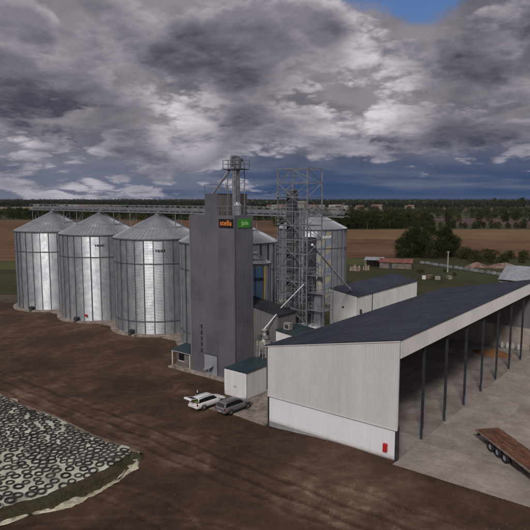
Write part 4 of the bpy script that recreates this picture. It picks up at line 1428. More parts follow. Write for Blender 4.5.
# ------------------------------------------------------------------ cars
def make_car(name, paint, open_gate):
    root = empty(name, (0, 0, 0))
    st = [(-2.33, .70, .46, .84), (-2.28, .82, .34, .93), (-2.1, .88, .26, .96), (-1.4, .905, .22, .97), (0, .91, .21, .95), (.95, .905, .22, .935), (1.3, .895, .22, .905),
          (1.75, .87, .23, .83), (2.1, .82, .26, .74), (2.3, .70, .34, .62), (2.36, .55, .42, .54)]
    vs = []
    for x, w_, zl, zb in st:
        vs += [(x, s_ * y, z) for s_, y, z in
               [(-1, .82 * w_, zl), (-1, .97 * w_, zl + .09), (-1, w_, zl * .45 + zb * .55), (-1, .965 * w_, zb - .06), (-1, .86 * w_, zb), (-1, .4 * w_, zb + .035), (1, .4 * w_, zb + .035), (1, .86 * w_, zb),
                (1, .965 * w_, zb - .06), (1, w_, zl * .45 + zb * .55), (1, .97 * w_, zl + .09), (1, .82 * w_, zl)]]
    n = 12
    fs = []
    for j in range(len(st) - 1):
        for i in range(n):
            fs.append((j * n + i, j * n + (i + 1) % n, (j + 1) * n + (i + 1) % n, (j + 1) * n + i))
    fs += [tuple(range(n)), tuple(range((len(st) - 1) * n, len(st) * n))]
    body = MB().add(vs, fs).build('body', paint, root, True)
    gs_ = [(-2.27, .95), (-2.02, 1.38), (-1.85, 1.44), (-.8, 1.50), (.0, 1.485), (.35, 1.43), (1.22, .92)]

    def ztop(x):
        for (x0, z0), (x1, z1) in zip(gs_, gs_[1:]):
            if x0 <= x <= x1:
                return z0 + (z1 - z0) * (x - x0) / (x1 - x0)
        return .93

    def S(x, t, off=0.0):
        zt = ztop(x)
        k_ = min(1, max(0, (zt - .92) / .55))
        y = .80 + (.60 - .80) * t * k_
        return Vector((x, y + off, .90 + (zt - .90) * t))
    vs, fs = [], []
    for x, zt in gs_:
        k_ = min(1, max(0, (zt - .92) / .55))
        wt_ = .80 - .20 * k_
        vs += [(x, -.80, .88), (x, -wt_, zt - .03 * k_), (x, -wt_ * .9, zt + .012 * k_), (x, 0, zt + .03 * k_), (x, wt_ * .9, zt + .012 * k_), (x, wt_, zt - .03 * k_), (x, .80, .88)]
    n = 7
    for j in range(len(gs_) - 1):
        for i in range(n - 1):
            if open_gate and j == 0:
                continue
            fs.append((j * n + i, j * n + i + 1, (j + 1) * n + i + 1, (j + 1) * n + i))
    MB().add(vs, fs).build('roof', paint, root, True)
    wins = [(-1.98, -1.25), (-1.17, -.25), (-.17, .86)]
    for s_ in (-1, 1):
        for x0, x1 in wins:
            xs = [x0 + (x1 - x0) * q / 4 for q in range(5)]
            lo = [S(x, .10, .010) for x in xs]
            hi = [S(x, .84, .012) for x in xs]
            if x1 > .5:
                hi = [S(min(x, .34 + .2 * (x - .34)), .84, .014) if x > .34 else S(x, .84, .014) for x in xs]
            if x0 < -1.9:
                lo[0] = S(-2.05, .12, .01)
                hi[0] = S(-1.86, .84, .012)
            vs = [(q.x, s_ * q.y, q.z) for q in lo + hi]
            fs = [(i, i + 1, 6 + i, 5 + i) for i in range(4)]
            MB().add(vs, fs).build('side_window', GLASS, root)
    for s_ in (-1, 1):
        vs = [(q.x, s_ * q.y, q.z) for q in [S(x, .08, .004) for x in (-1.3, -.9, -.5, -.1, .3, .6)] + [S(x, .86, .006) for x in (-1.3, -.9, -.5, -.1, .3, .36)]]
        MB().add(vs, [(i, i + 1, 7 + i, 6 + i) for i in range(5)]).build('window_surround', TRIM, root)
        MB().box(-1.0, 1.05, s_ * .905 - .02, s_ * .905 + .02, .24, .36).build('sill', TRIM, root)
    MB().box(-2.372, -2.355, -.26, .26, .46, .57).build('rear_plate', BAGW, root)
    MB().add([(1.17, -.70, .965), (1.17, .70, .965), (.40, .54, 1.425), (.40, -.54, 1.425)], [(0, 1, 2, 3)]).build('windscreen', GLASS, root)
    if not open_gate:
        MB().add([(-2.272, -.66, .99), (-2.272, .66, .99), (-2.055, .55, 1.375), (-2.055, -.55, 1.375)], [(0, 1, 2, 3)]).build('rear_window', GLASS, root)
    else:
        MB().box(-2.24, -1.2, -.70, .70, .62, .99).build('boot_interior', TRIM, root)
        MB().add([(-1.3, -.7, .9), (-1.3, .7, .9), (-1.3, .58, 1.42), (-1.3, -.58, 1.42)], [(0, 1, 2, 3)]).build('seat_backs', TRIM, root)
        gt = MB()
        gt.hexa([(-2.03, -.58, 1.42), (-2.03, .58, 1.42), (-1.95, .58, 1.45), (-1.95, -.58, 1.45), (-2.03, -.58, 1.46), (-2.03, .58, 1.46), (-1.95, .58, 1.5), (-1.95, -.58, 1.5)])
        gt.hexa([(-3.0, -.66, 1.62), (-3.0, .66, 1.62), (-2.0, .58, 1.45), (-2.0, -.58, 1.45), (-3.0, -.66, 1.68), (-3.0, .66, 1.68), (-2.0, .58, 1.51), (-2.0, -.58, 1.51)])
        gt.hexa([(-3.12, -.66, 1.50), (-3.12, .66, 1.50), (-2.98, .66, 1.62), (-2.98, -.66, 1.62), (-3.14, -.66, 1.54), (-3.14, .66, 1.54), (-3.0, .66, 1.68), (-3.0, -.66, 1.68)])
        g_ = gt.build('tailgate', paint, root)
        MB().add([(-2.75, -.5, 1.657), (-2.75, .5, 1.657), (-2.15, .46, 1.555), (-2.15, -.46, 1.555)], [(0, 1, 2, 3)]).build('tailgate_window', GLASS, g_)
        for y in (-.62, .62):
            MB().tube((-2.55, y * .95, 1.54), (-2.12, y, 1.15), .02, .02, 6).build('gas_strut', TRIM, g_)
    for s_ in (-1, 1):
        MB().box(-2.345, -2.22, s_ * .86 - .13 * (s_ > 0), s_ * .86 + .13 * (s_ < 0), .70, .93).build('tail_lamp', TAIL, root)
        MB().hexa([(2.02, s_ * .5, .60), (2.05, s_ * .80, .60), (1.9, s_ * .80, .60), (1.9, s_ * .5, .6), (2.29, s_ * .52, .64), (2.2, s_ * .765, .66), (1.96, s_ * .815, .755), (2.05, s_ * .52, .76)]).build('headlamp', LAMP, root)
        mm = MB().box(.82, .98, s_ * .92 - .08, s_ * .92 + .08, .93, 1.07).build('door_mirror', paint, root)
        for xx in (-1.35, 1.42):
            whl = empty_child('wheel', root, (xx, s_ * .80, .33))
            MB().lathe([(.2, -.11), (.31, -.11), (.335, -.07), (.335, .07), (.31, .11), (.2, .11)], 20, closed=True, axis='y').build('tyre', BLACK, whl, True)
            MB().lathe([(0.01, .06 * s_), (.1, .075 * s_), (.2, .10 * s_), (.21, .0)], 20, axis='y').build('rim', RIM, whl)
            MB().lathe([(.335, s_ * .06), (.345, s_ * .119), (.385, s_ * .119), (.385, s_ * .08)], 20, c=(xx, .37), axis='y').build('wheel_arch', TRIM, root).location = (0, s_ * .795, 0)
    MB().box(-2.36, -2.2, -.84, .84, .36, .58).build('rear_bumper', paint, root)
    MB().box(2.22, 2.375, -.62, .62, .38, .50).build('grille', TRIM, root)
    for s_ in (-1, 1):
        MB().beam((-1.8, s_ * .57, 1.50), (.1, s_ * .56, 1.53), .04, .03).build('roof_rail', TRIM, root)
    return root


def empty_child(name, parent, loc):
    o = bpy.data.objects.new(name, None)
    o.empty_display_size = .1
    o.location = loc
    return link(o, parent)


c1 = make_car('parked_car', WPAINT, True)
tag(c1, 'white estate car with its tailgate open, standing on the bare soil', 'car', 'cars parked by the hut')
pa = site(-9.15, -.15, .06)
c1.location = pa
c1.rotation_euler = (0, 0, ANG + math.atan2(4.6, .42))
c2 = make_car('parked_car', GPAINT, False)
tag(c2, 'grey estate car parked beside the white one', 'car', 'cars parked by the hut')
c2.location = site(-5.68, .72, .075)
c2.rotation_euler = (0, 0, ANG + math.atan2(4.77, .35))
cg = empty('luggage', c1.location + Vector((0, 0, .98)), c1.rotation_euler.z)
tag(cg, 'yellow green bundle in the boot of the white car', 'luggage')
m_ = MB()
m_.lathe([(0.01, 0), (.28, .02), (.33, .15), (.2, .3), (0.01, .34)], 10, c=(-1.95, -.1))
m_.lathe([(0.01, 0), (.22, .02), (.24, .12), (.1, .22), (0.01, .24)], 10, c=(-1.9, .4))
m_.build('bundle', LIME, cg, True)


# ------------------------------------------------------------------ person
def skin_body(name, verts, edges, radii, material, parent):
    me = bpy.data.meshes.new(name)
    me.from_pydata(verts, edges, [])
    o = bpy.data.objects.new(name, me)
    COL.objects.link(o)
    o.modifiers.new('skin', 'SKIN')
    if not me.skin_vertices:
        me.skin_vertices.new()
    sv = me.skin_vertices[0].data
    for i, r in enumerate(radii):
        sv[i].radius = (r, r) if not isinstance(r, tuple) else r
    sv[0].use_root = True
    sb = o.modifiers.new('sub', 'SUBSURF')
    sb.levels = 2
    bpy.context.view_layer.update()
    dg = bpy.context.evaluated_depsgraph_get()
    nm = bpy.data.meshes.new_from_object(o.evaluated_get(dg))
    bpy.data.objects.remove(o)
    nm.name = name
    nm.materials.clear()
    for q in (material if isinstance(material, list) else [material]):
        nm.materials.append(q)
    nm.polygons.foreach_set('use_smooth', [True] * len(nm.polygons))
    return link(bpy.data.objects.new(name, nm), parent)


def make_person(loc, rz):
    root = empty('person', loc, rz)
    V, E_, Rr = [], [], []

    def chain(start, pts):
        prev = start
        for p, r in pts:
            V.append(p)
            Rr.append(r)
            if prev is not None:
                E_.append((prev, len(V) - 1))
            prev = len(V) - 1
        return prev
    pel = chain(None, [((0, 0, .96), (.15, .11))])
    wst = chain(pel, [((0, .0, 1.12), (.145, .105)), ((0, .01, 1.3), (.17, .12))])
    ch = chain(wst, [((0, .0, 1.43), (.15, .10))])
    nk = chain(ch, [((0, .01, 1.52), .058)])
    chain(nk, [((0, .02, 1.58), .066), ((0, .035, 1.66), .092), ((0, .02, 1.735), .075)])
    for s_ in (-1, 1):
        chain(pel, [((s_ * .10, 0, .88), .095), ((s_ * .115, .02, .5), .062), ((s_ * .12, 0, .1), .045), ((s_ * .125, .14, .035), .04)])
        h = chain(ch, [((s_ * .2, 0, 1.42), .062), ((s_ * .27, .02, 1.16), .048), ((s_ * .2, .2, 1.02), .036), ((s_ * .17, .26, 1.01), .034)])
        for q in range(4):
            x0 = s_ * (.17 - .03 + .02 * q)
            chain(h, [((x0, .31, 1.015 - .004 * q), .0095), ((x0, .345 - .006 * abs(q - 1), 1.0), .008)])
        chain(h, [((s_ * .135, .275, 1.03), .011), ((s_ * .125, .31, 1.035), .009)])
    b = skin_body('body', V, E_, Rr, [JACKET, TROUSER, SKIN, BLACK], root)
    for pl in b.data.polygons:
        c = pl.center
        if c.z > 1.53 or (c.y > .215 and c.z > .9):
            pl.material_index = 2
        elif c.z < .09:
            pl.material_index = 3
        elif c.z < .95 and abs(c.x) < .2:
            pl.material_index = 1
    MB().lathe([(.105, 1.64), (.112, 1.70), (.09, 1.78), (.04, 1.815), (0.005, 1.82)], 14, c=(0, .005)).build('hair', HAIR, root, True)
    MB().hexa([(-.06, .112, 1.2), (.06, .112, 1.2), (.05, .09, 1.2), (-.05, .09, 1.2), (-.075, .118, 1.46), (.075, .118, 1.46), (.06, .05, 1.5), (-.06, .05, 1.5)]).build('shirt_front', SHIRT, root)
    f = MB()
    f.lathe([(0.002, -.012), (.012, 0), (.002, .01)], 6, c=(0, .128), z0=1.665)
    f.build('nose', SKIN, root)
    for s_ in (-1, 1):
        MB().box(s_ * .032 - .009, s_ * .032 + .009, .108, .122, 1.683, 1.693).build('eye', HAIR, root)
        MB().lathe([(0.004, -.03), (.018, 0), (.004, .03)], 8, c=(s_ * .098, .03), z0=1.665).build('ear', SKIN, root)
    MB().box(-.022, .022, .105, .118, 1.613, 1.62).build('mouth', TAIL, root)
    return root


pp = make_person(site(-11.0, .0, .03), ANG + R(200))
tag(pp, 'person in dark jacket standing beyond the white car', 'person')


# ------------------------------------------------------------------ flatbed trailer
tr = empty('flatbed_trailer', site(20.55, 10.3, .30), ANG + math.atan2(-.678, .735))
tag(tr, 'three-axle flatbed trailer with rusty brown deck on the concrete apron', 'trailer')
TL, TW2 = 11.5, 1.27
nb = 9
for i in range(nb):
    y0 = -TW2 + .09 + i * (2 * TW2 - .18) / nb
    MB().box(.08, TL - .08, y0 + .004, y0 + (2 * TW2 - .18) / nb - .004, 1.12, 1.19 + random.uniform(-.006, .006)).build('deck_board', RUST, tr)
for s_ in (-1, 1):
    MB().box(0, TL, s_ * TW2 - .045, s_ * TW2 + .045, 1.03, 1.2).build('side_rail', TRAILRAIL, tr)
    MB().box(.3, TL - .3, s_ * .5 - .07, s_ * .5 + .07, .72, 1.1).build('chassis_beam', CHASSIS, tr)
MB().box(-.02, .08, -TW2, TW2, .98, 1.195).build('tail_beam', TRAILRAIL, tr)
MB().box(TL - .08, TL + .02, -TW2, TW2, .98, 1.195).build('front_beam', TRAILRAIL, tr)
MB().box(.05, .18, -1.1, 1.1, .55, .72).build('under_run_bar', CHASSIS, tr)
for s_ in (-1, 1):
    MB().box(-.03, .03, s_ * .9 - .2, s_ * .9 + .2, .78, .92).build('tail_lamp', TAIL, tr)
for q in range(8):
    MB().box(.9 + q * 1.35, 1.0 + q * 1.35, -TW2 + .05, TW2 - .05, .98, 1.115).build('cross_member', CHASSIS, tr)
for ax in (2.7, 3.95, 5.2):
    MB().tube((ax, -1.0, .5), (ax, 1.0, .5), .07, .07, 8).build('axle', CHASSIS, tr)
    for s_ in (-1, 1):
        w = empty_child('wheel', tr, (ax, s_ * 1.02, .5))
        MB().lathe([(.28, -.19), (.46, -.19), (.5, -.13), (.5, .13), (.46, .19), (.28, .19)], 22, closed=True, axis='y').build('tyre', BLACK, w, True)
        MB().lathe([(0.01, s_ * .13), (.12, s_ * .13), (.13, s_ * .06), (.27, s_ * .15), (.29, 0)], 22, axis='y').build('rim', GREYROOF, w)
MB().box(6.3, 7.6, -1.15, -.7, .55, .95).build('side_locker', CHASSIS, tr)
for s_ in (-1, 1):
    MB().beam((9.3, s_ * .8, 0.02), (9.3, s_ * .8, 1.0), .12).build('landing_leg', CHASSIS, tr)

# ------------------------------------------------------------------ silage clamp with tyres
sc_ = empty('silage_clamp', site(0, 0, 0), ANG)
tag(sc_, 'silage clamp under a pale sheet weighted with old tyres', 'silage clamp')
CX0, CX1, CY0, CY1 = -40.0, -3.9, -33.0, -14.4


def clamp_z(a, b):
    """height of the sheet: about a metre, rounded towards the edges"""
    ea = min(1.0, max(0, (CX1 - a) / 2.6))
    eb = min(1.0, max(0, (CY1 - b) / 1.4))
    e = ea * (2 - ea) * (0.55 + .45 * eb)
    return .20 + .32 * e + .05 * math.sin(a * .45 + 1) * math.sin(b * .5) + .025 * math.sin(a * 1.3 + b)


vs, fs = [], []
na, nbb = 110, 60
for j in range(nbb + 1):
    for i in range(na + 1):
        a = CX0 + (CX1 - CX0) * i / na
        b = CY0 + (CY1 - CY0) * j / nbb
        wa = a + (0.12 * math.sin(b * .8) + .1 * math.sin(b * 2.1) + float(np.interp(-b, [14, 16, 19, 22, 25, 28, 34], [-.4, -.2, -.1, -.3, -.7, -1.4, -3.1]))) * (i / na) ** 6
        wb = b + (0.3 * math.sin(a * .6) + .2 * math.sin(a * 1.7)) * (j / nbb) ** 6
        vs.append((wa, wb, clamp_z(a, b) + random.uniform(-.012, .012)))
for j in range(nbb):
    for i in range(na):
        k = j * (na + 1) + i
        fs.append((k, k + 1, k + na + 2, k + na + 1))
MB().add(vs, fs).build('cover_sheet', SHEETM, sc_, True)


def strip(name, path, prof, material, jit=0.05, parent=sc_, smooth=True, wid=None):
    """loft profile [(out, z)] along a path in site coordinates; outward = right of travel"""
    vs, fs = [], []
    m = len(prof)
    for i, p in enumerate(path):
        q0, q1 = Vector(path[max(0, i - 1)]), Vector(path[min(len(path) - 1, i + 1)])
        d = (q1 - q0).normalized()
        nrm = Vector((d.y, -d.x))
        for o_, z in prof:
            o_ *= wid(i) if wid else 1
            vs.append((p[0] + nrm.x * o_ + random.uniform(-jit, jit), p[1] + nrm.y * o_ + random.uniform(-jit, jit), z + random.uniform(-jit, jit) * .8))
    for i in range(len(path) - 1):
        for j in range(m - 1):
            fs.append((i * m + j, i * m + j + 1, (i + 1) * m + j + 1, (i + 1) * m + j))
    return MB().add(vs, fs).build(name, material, parent, smooth)


# retaining wall along the haul road (dirty concrete lip), earth bank on the near side
path = [(CX0 + i * .6, CY1 + .1 + .18 * math.sin(i * .23)) for i in range(int((CX1 - CX0) / .6))]
strip('earth_lip', path[::-1], [(-.35, .28), (-.12, .46), (.18, .44), (.42, .22), (.85, -.12)], mat('lip_earth', (0.11, 0.075, 0.052), (0.19, 0.135, 0.095), rough=.95, scale=.5, fine=.3, fine_scale=4, dirt=((0.34, 0.33, 0.28), 0.6, 0.56, 0.66, .8)), .05, wid=lambda i: min(1, .25 + i / 4) * (1.0 + 1.0 * math.exp(-(i / 9.0) ** 2)))
edge_a = lambda b: float(np.interp(-b, [14, 16, 19, 22, 25, 28, 34], [-4.9, -4.6, -4.2, -4.25, -4.6, -5.3, -7.0]))
strip_a = lambda b: float(np.interp(-b, [14, 15.3, 17.4, 20.2, 22.9, 24.3, 26.2, 28.2, 34], [-4.8, -4.3, -3.1, -2.2, -2.25, -2.65, -3.4, -4.2, -6.5]))
path = [((edge_a(CY1 + .2 - i * .45) + strip_a(CY1 + .2 - i * .45)) / 2 - .55 + .15 * math.sin(i * .31) + .1 * math.sin(i * .9), CY1 + .2 - i * .45) for i in range(38)]
strip('earth_bank', path[::-1], [(-.75, .34), (-.3, .44), (.25, .34), (.8, .12), (1.3, -.1)], BANK, .07, wid=lambda i: 1.0)
path = [(strip_a(CY1 - .6 - i * .4) + .12 * math.sin(i * .25) + .1 * math.sin(i * .8 + 1), CY1 - .6 - i * .4) for i in range(42)]
strip('torn_sheet_edge', path[::-1], [(-.35, .0), (-.15, .16), (.08, .09), (.22, .18), (.45, .0)], TORN, .13, wid=lambda i: .35 + 1.5 * abs(math.sin(i * .19 + .6)) ** 2 * (.6 + .4 * math.sin(i * .7)))
# corner block: brown wet rag of sheet at the corner
MB().lathe([(0.01, .50), (.5, .42), (.85, .2), (1.1, -.1)], 11, c=(CX1 - 1.0, CY1 - .35)).build('corner_mound', BANK, sc_, True)


# bank grass
def blades(name, fn, n, hmin, hmax, material, w=.03, parent=None):
    vs, fs = [], []
    for i in range(n):
        x, y, z = fn()
        h = random.uniform(hmin, hmax)
        t = random.uniform(0, 6.28)
        dx_, dy_ = math.cos(t) * w, math.sin(t) * w
        lx, ly = random.uniform(-.5, .5) * h, random.uniform(-.5, .5) * h
        k = len(vs)
        vs += [(x - dx_, y - dy_, z), (x + dx_, y + dy_, z), (x + lx, y + ly, z + h)]
        fs.append((k, k + 1, k + 2))
    o = MB().add(vs, fs).build(name, material, parent, fix=False)
    return o


def bank_pt():
    b = random.uniform(CY1 - 15, CY1 + .2)
    t = random.betavariate(2, 2.6)
    return (edge_a(b) - .2 + (strip_a(b) - edge_a(b) + .2) * t, b, .40 - .32 * t)


o = blades('bank_grass', bank_pt, 3000, .05, .2, LEAF_O, .02)
o.location = site(0, 0, 0)
o.rotation_euler = (0, 0, ANG)
tag(o, 'short dead grass and weeds on the bank edging the silage clamp', 'grass', kind='stuff')

# tyres
ty = MB().lathe([(.345, -.06), (.375, -.078), (.45, -.085), (.487, -.062), (.50, 0), (.487, .062), (.45, .085), (.375, .078), (.345, .06), (.36, 0)], 22, closed=True).mesh('tyre', True)
ty.materials.append(TYRE)
spots = []
trial = 0
rt = random.Random(5)


def proj_px(p):
    th = math.atan(67 / 570.)
    F = p.y * math.cos(th) - (p.z - CAM_H) * math.sin(th)
    U = p.y * math.sin(th) + (p.z - CAM_H) * math.cos(th)
    return 265 + 570 * p.x / F, 265 - 570 * U / F


while len(spots) < 300 and trial < 60000:
    trial += 1
    a, b = rt.uniform(-35, CX1 + .3), rt.uniform(-31, CY1 - .45)
    if a > float(np.interp(-b, [14, 16, 19, 22, 25, 28, 34], [-4.9, -4.6, -4.2, -4.25, -4.6, -5.3, -7.0])) - .45:
        continue
    w = site(a, b, 1)
    x, y = proj_px(w)
    if x < -6 or y > 536:
        continue
    dens = .80 + .34 * vnoise(np.array([a * .3]), np.array([b * .3]), 4)[0]
    if all((a - q[0]) ** 2 + (b - q[1]) ** 2 > (dens * (.82 if b < -20 else .74)) ** 2 for q in spots):
        spots.append((a, b))
for i, (a, b) in enumerate(spots):
    s_ = rt.uniform(.70, .92)
    e = .3
    gxs = (clamp_z(a + e, b) - clamp_z(a - e, b)) / (2 * e)
    gys = (clamp_z(a, b + e) - clamp_z(a, b - e)) / (2 * e)
    o = inst('tyre', ty, None, site(a, b, clamp_z(a, b) + .075 * s_), (0, 0, 0), (s_, s_, s_))
    o.rotation_euler = (Matrix.Rotation(ANG, 4, 'Z') @ Matrix.Rotation(math.atan(gys) + rt.uniform(-.06, .06), 4, 'X') @ Matrix.Rotation(-math.atan(gxs) + rt.uniform(-.06, .06), 4, 'Y') @ Matrix.Rotation(rt.uniform(0, 6.28), 4, 'Z')).to_euler()
    tag(o, 'worn black tyre lying flat on the pale silage sheet', 'tyre', 'tyres weighting the silage sheet')


# ------------------------------------------------------------------ trees
def tree_meshes(seed, h, rad, n_clump, n_leaf, leaf, trunk_h=.22, material=LEAF_D):
    r_ = random.Random(seed)
    tr_ = MB()
    base = Vector((0, 0, -.2))
    top = Vector((r_.uniform(-.3, .3), r_.uniform(-.3, .3), h * .55))
    tr_.tube(base, base.lerp(top, .5), h * .030, h * .022, 7)
    tr_.tube(base.lerp(top, .5), top, h * .022, h * .012, 7)
    vs, fs = [], []
    for c in range(n_clump):
        z = trunk_h * h + (1 - trunk_h) * h * (r_.random() ** .85)
        q = (z / h - trunk_h) / (1 - trunk_h)
        prof = math.sin(math.pi * min(1, .12 + .86 * q)) ** .55
        t = r_.uniform(0, 6.283)
        d = rad * prof * math.sqrt(r_.uniform(.05, 1.0)) * r_.uniform(.75, 1.08)
        cc = Vector((d * math.cos(t), d * math.sin(t), z))
        cr_ = rad * r_.uniform(.20, .36)
        if c % 4 == 0:
            tr_.tube(Vector((0, 0, h * (.15 + .4 * r_.random()))), cc, h * .010, h * .004, 5, False)
        for l in range(n_leaf):
            u_ = r_.gauss(0, 1), r_.gauss(0, 1), r_.gauss(0, 1)
            ln = math.sqrt(sum(x * x for x in u_)) + 1e-6
            rr = cr_ * r_.uniform(.55, 1.05)
            p = cc + Vector((u_[0] / ln * rr, u_[1] / ln * rr, u_[2] / ln * rr * .8))
            nx_ = Vector((r_.gauss(0, 1), r_.gauss(0, 1), r_.gauss(0, 1))).normalized()
            ax = nx_.cross(Vector((.3, .2, 1))).normalized() * leaf * r_.uniform(.6, 1.2)
            ay = nx_.cross(ax).normalized() * leaf * r_.uniform(.5, 1.0)
            k = len(vs)
            vs += [p - ax, p + ay * .7, p + ax, p - ay * .7]
            fs.append((k, k + 1, k + 2, k + 3))
    lm = MB().add(vs, fs).mesh('crown')
    lm.materials.append(material)
    tm = tr_.mesh('trunk')
    tm.materials.append(BARK)
    return lm, tm


def plant_tree(name, kind, loc, sc, label, group=None, rz=None, szf=1.0):
    e = empty(name, loc, random.uniform(0, 6.28) if rz is None else rz)
    e.scale = (sc, sc, sc * szf)
    tag(e, label, 'tree', group)
    inst('crown', kind[0], e)
    inst('trunk', kind[1], e)
    return e


NEAR = [tree_meshes(100 + i, 11, 4.4 + .4 * i, 130, 75, .20, .02, LEAF_D) for i in range(3)]
BELT = [tree_meshes(200 + i, 12, 4.6 + .5 * i, 60, 60, .34, .02, LEAF_D if i % 2 else LEAF_O) for i in range(4)]
BUSH = [tree_meshes(300 + i, 2.6, 2.4, 34, 50, .14, .0, LEAF_D if i % 2 else LEAF_O) for i in range(3)]

# the dark clump standing in the meadow right of the site
clump = [(57.5, 240, .72, 'round dark bush at the left end of the tree clump in the meadow'),
         (62.5, 241, 1.02, 'tall dark tree, left of the two big crowns in the meadow clump'),
         (69.0, 239, 1.12, 'largest dark tree in the middle of the meadow clump'),
         (76.0, 241, 1.08, 'dark tree at the right side of the meadow clump'),
         (80.5, 243, .78, 'lower dark tree closing the right end of the meadow clump'),
         (66.0, 247, 1.0, 'dark tree standing behind the meadow clump')]
for i, (x, y, s_, l) in enumerate(clump):
    plant_tree('broadleaf_tree', NEAR[i % 3], (x, y, -.1), s_, l, 'trees in the meadow clump', szf=1.06)
# scrub between clump and barn
rb = random.Random(12)
for i in range(34):
    x = rb.uniform(82, 135)
    y = rb.uniform(212, 246)
    plant_tree('shrub', BUSH[i % 3], (x, y, -.1), rb.uniform(.7, 1.5), 'low dark shrub in the rough meadow right of the tree clump', 'meadow shrubs')
for i in range(10):
    x = rb.uniform(48, 62)
    y = rb.uniform(168, 196)
    if (x - 57) ** 2 < 9:
        continue
    plant_tree('shrub', BUSH[i % 3], (x, y, -.1), rb.uniform(.25, .5), 'small weedy shrub on waste ground behind the barn', 'weeds behind the barn')

# hedgerow and wood belts, right half (individually placed) --------------------------------
rb = random.Random(21)


def belt(x0, x1, y0, y1, n, s0, s1, label, group):
    for i in range(n):
        t = (i + rb.random()) / n
        x = x0 + (x1 - x0) * t
        y = y0 + (y1 - y0) * t + rb.uniform(-12, 12)
        plant_tree('broadleaf_tree', BELT[rb.randrange(4)], (x, y, -.1), rb.uniform(s0, s1), label, group, szf=rb.uniform(.85, 1.1))


belt(36, 118, 470, 478, 26, .85, 1.15, 'broadleaf tree in the hedgerow beyond the brown field, just right of the silos', 'hedgerow right of the silos')
belt(40, 112, 500, 505, 18, .95, 1.25, 'broadleaf tree in the second row of the hedgerow right of the silos', 'hedgerow second row')
belt(118, 230, 482, 478, 30, .38, .62, 'low bushy tree in the hedge along the far edge of the brown field', 'low hedge behind the brown field')
belt(118, 150, 500, 520, 8, .8, 1.1, 'broadleaf tree where the tall hedgerow meets the low hedge', 'hedgerow junction')
belt(60, 330, 560, 640, 22, .6, .95, 'tree in the belt behind the dark fallow field', 'trees beyond the first hedge')
belt(-330, -150, 690, 690, 30, .9, 1.2, 'tree in the wood beyond the brown field at far left', 'wood at far left')
belt(-150, 30, 680, 640, 30, .9, 1.2, 'tree in the wood seen between the silos and tower', 'wood behind the silos')
belt(10, 60, 520, 500, 12, .8, 1.1, 'tree seen through the lattice dryer beyond the field', 'trees behind the dryer')


# far woods: mass nobody could count
def far_wood(name, rows, label, leaf, per, material=LEAF_F):
    r_ = np.random.default_rng(77)
    C, Sz = [], []
    for (x0, x1, y0, y1, n, h0, h1) in rows:
        x = r_.uniform(x0, x1, n)
        y = r_.uniform(y0, y1, n)
        h = r_.uniform(h0, h1, n) * (.8 + .5 * vnoise(x * .012, y * .012, 5))
        C.append(np.stack([x, y], -1))
        Sz.append(h)
    C = np.concatenate(C)
    Sz = np.concatenate(Sz)
    N_ = len(C)
    g = r_.normal(size=(N_, per, 3))
    g /= np.linalg.norm(g, axis=-1, keepdims=True)
    rad = r_.uniform(.35, 1.0, (N_, per, 1))
    p = g * rad
    p[..., 0] *= (Sz * .42)[:, None]
    p[..., 1] *= (Sz * .42)[:, None]
    p[..., 2] = (p[..., 2] * .5 + .5) * Sz[:, None]
    p[..., 0] += C[:, None, 0]
    p[..., 1] += C[:, None, 1]
    p = p.reshape(-1, 3)
    M = len(p)
    ax = r_.normal(size=(M, 3))
    ax /= np.linalg.norm(ax, axis=1, keepdims=True)
    bx = np.cross(ax, r_.normal(size=(M, 3)))
    bx /= np.linalg.norm(bx, axis=1, keepdims=True)
    L_ = leaf * r_.uniform(.6, 1.2, (M, 1))
    v = np.stack([p - ax * L_, p + bx * L_ * .8, p + ax * L_, p - bx * L_ * .8], 1).reshape(-1, 3)
    me = bpy.data.meshes.new(name)
    me.vertices.add(len(v))
    me.vertices.foreach_set('co', v.ravel())
    me.loops.add(M * 4)
    me.loops.foreach_set('vertex_index', np.arange(M * 4, dtype=np.int32))
    me.polygons.add(M)
    me.polygons.foreach_set('loop_start', np.arange(0, M * 4, 4, dtype=np.int32))
    me.update(calc_edges=True)
    me.materials.append(material)
    o = link(bpy.data.objects.new(name, me))
    tag(o, label, 'wood', kind='stuff')
    return o


far_wood('mid_wood', [(-480, -60, 780, 840, 300, 8, 13), (60, 330, 700, 730, 90, 6, 11), (330, 560, 690, 720, 60, 4, 8), (-60, 300, 880, 920, 180, 7, 12), (260, 520, 940, 975, 110, 6, 10), (120, 620, 1080, 1110, 130, 7, 11), (420, 640, 520, 560, 70, 4, 8), (230, 420, 465, 480, 70, 2.5, 5)],
         'mass of dark trees in belts beyond the fields', .75, 95)
far_wood('far_wood', [(-1150, -200, 1650, 1950, 1500, 9, 15), (-400, 500, 1480, 1540, 300, 8, 14), (-400, 500, 1850, 1950, 420, 8, 14), (300, 1200, 1500, 1560, 260, 8, 14), (300, 1300, 1850, 1950, 420, 8, 15), (-2200, 2200, 3000, 3200, 1500, 10, 17), (-2600, 2600, 4400, 4800, 2000, 12, 20)],
         'far-off dark woods along the horizon', 2.4, 22)
rb = random.Random(31)
for i, (x, s_) in enumerate(((620, 2.0), (640, 1.7), (700, 1.8), (716, 2.1), (760, 1.6), (775, 1.9), (790, 2.2), (815, 1.6))):
    plant_tree('broadleaf_tree', BELT[i % 4], (x + 60, 1720 + rb.uniform(-20, 20), 0), s_, 'tall far tree rising above the horizon at right', 'tall far trees')


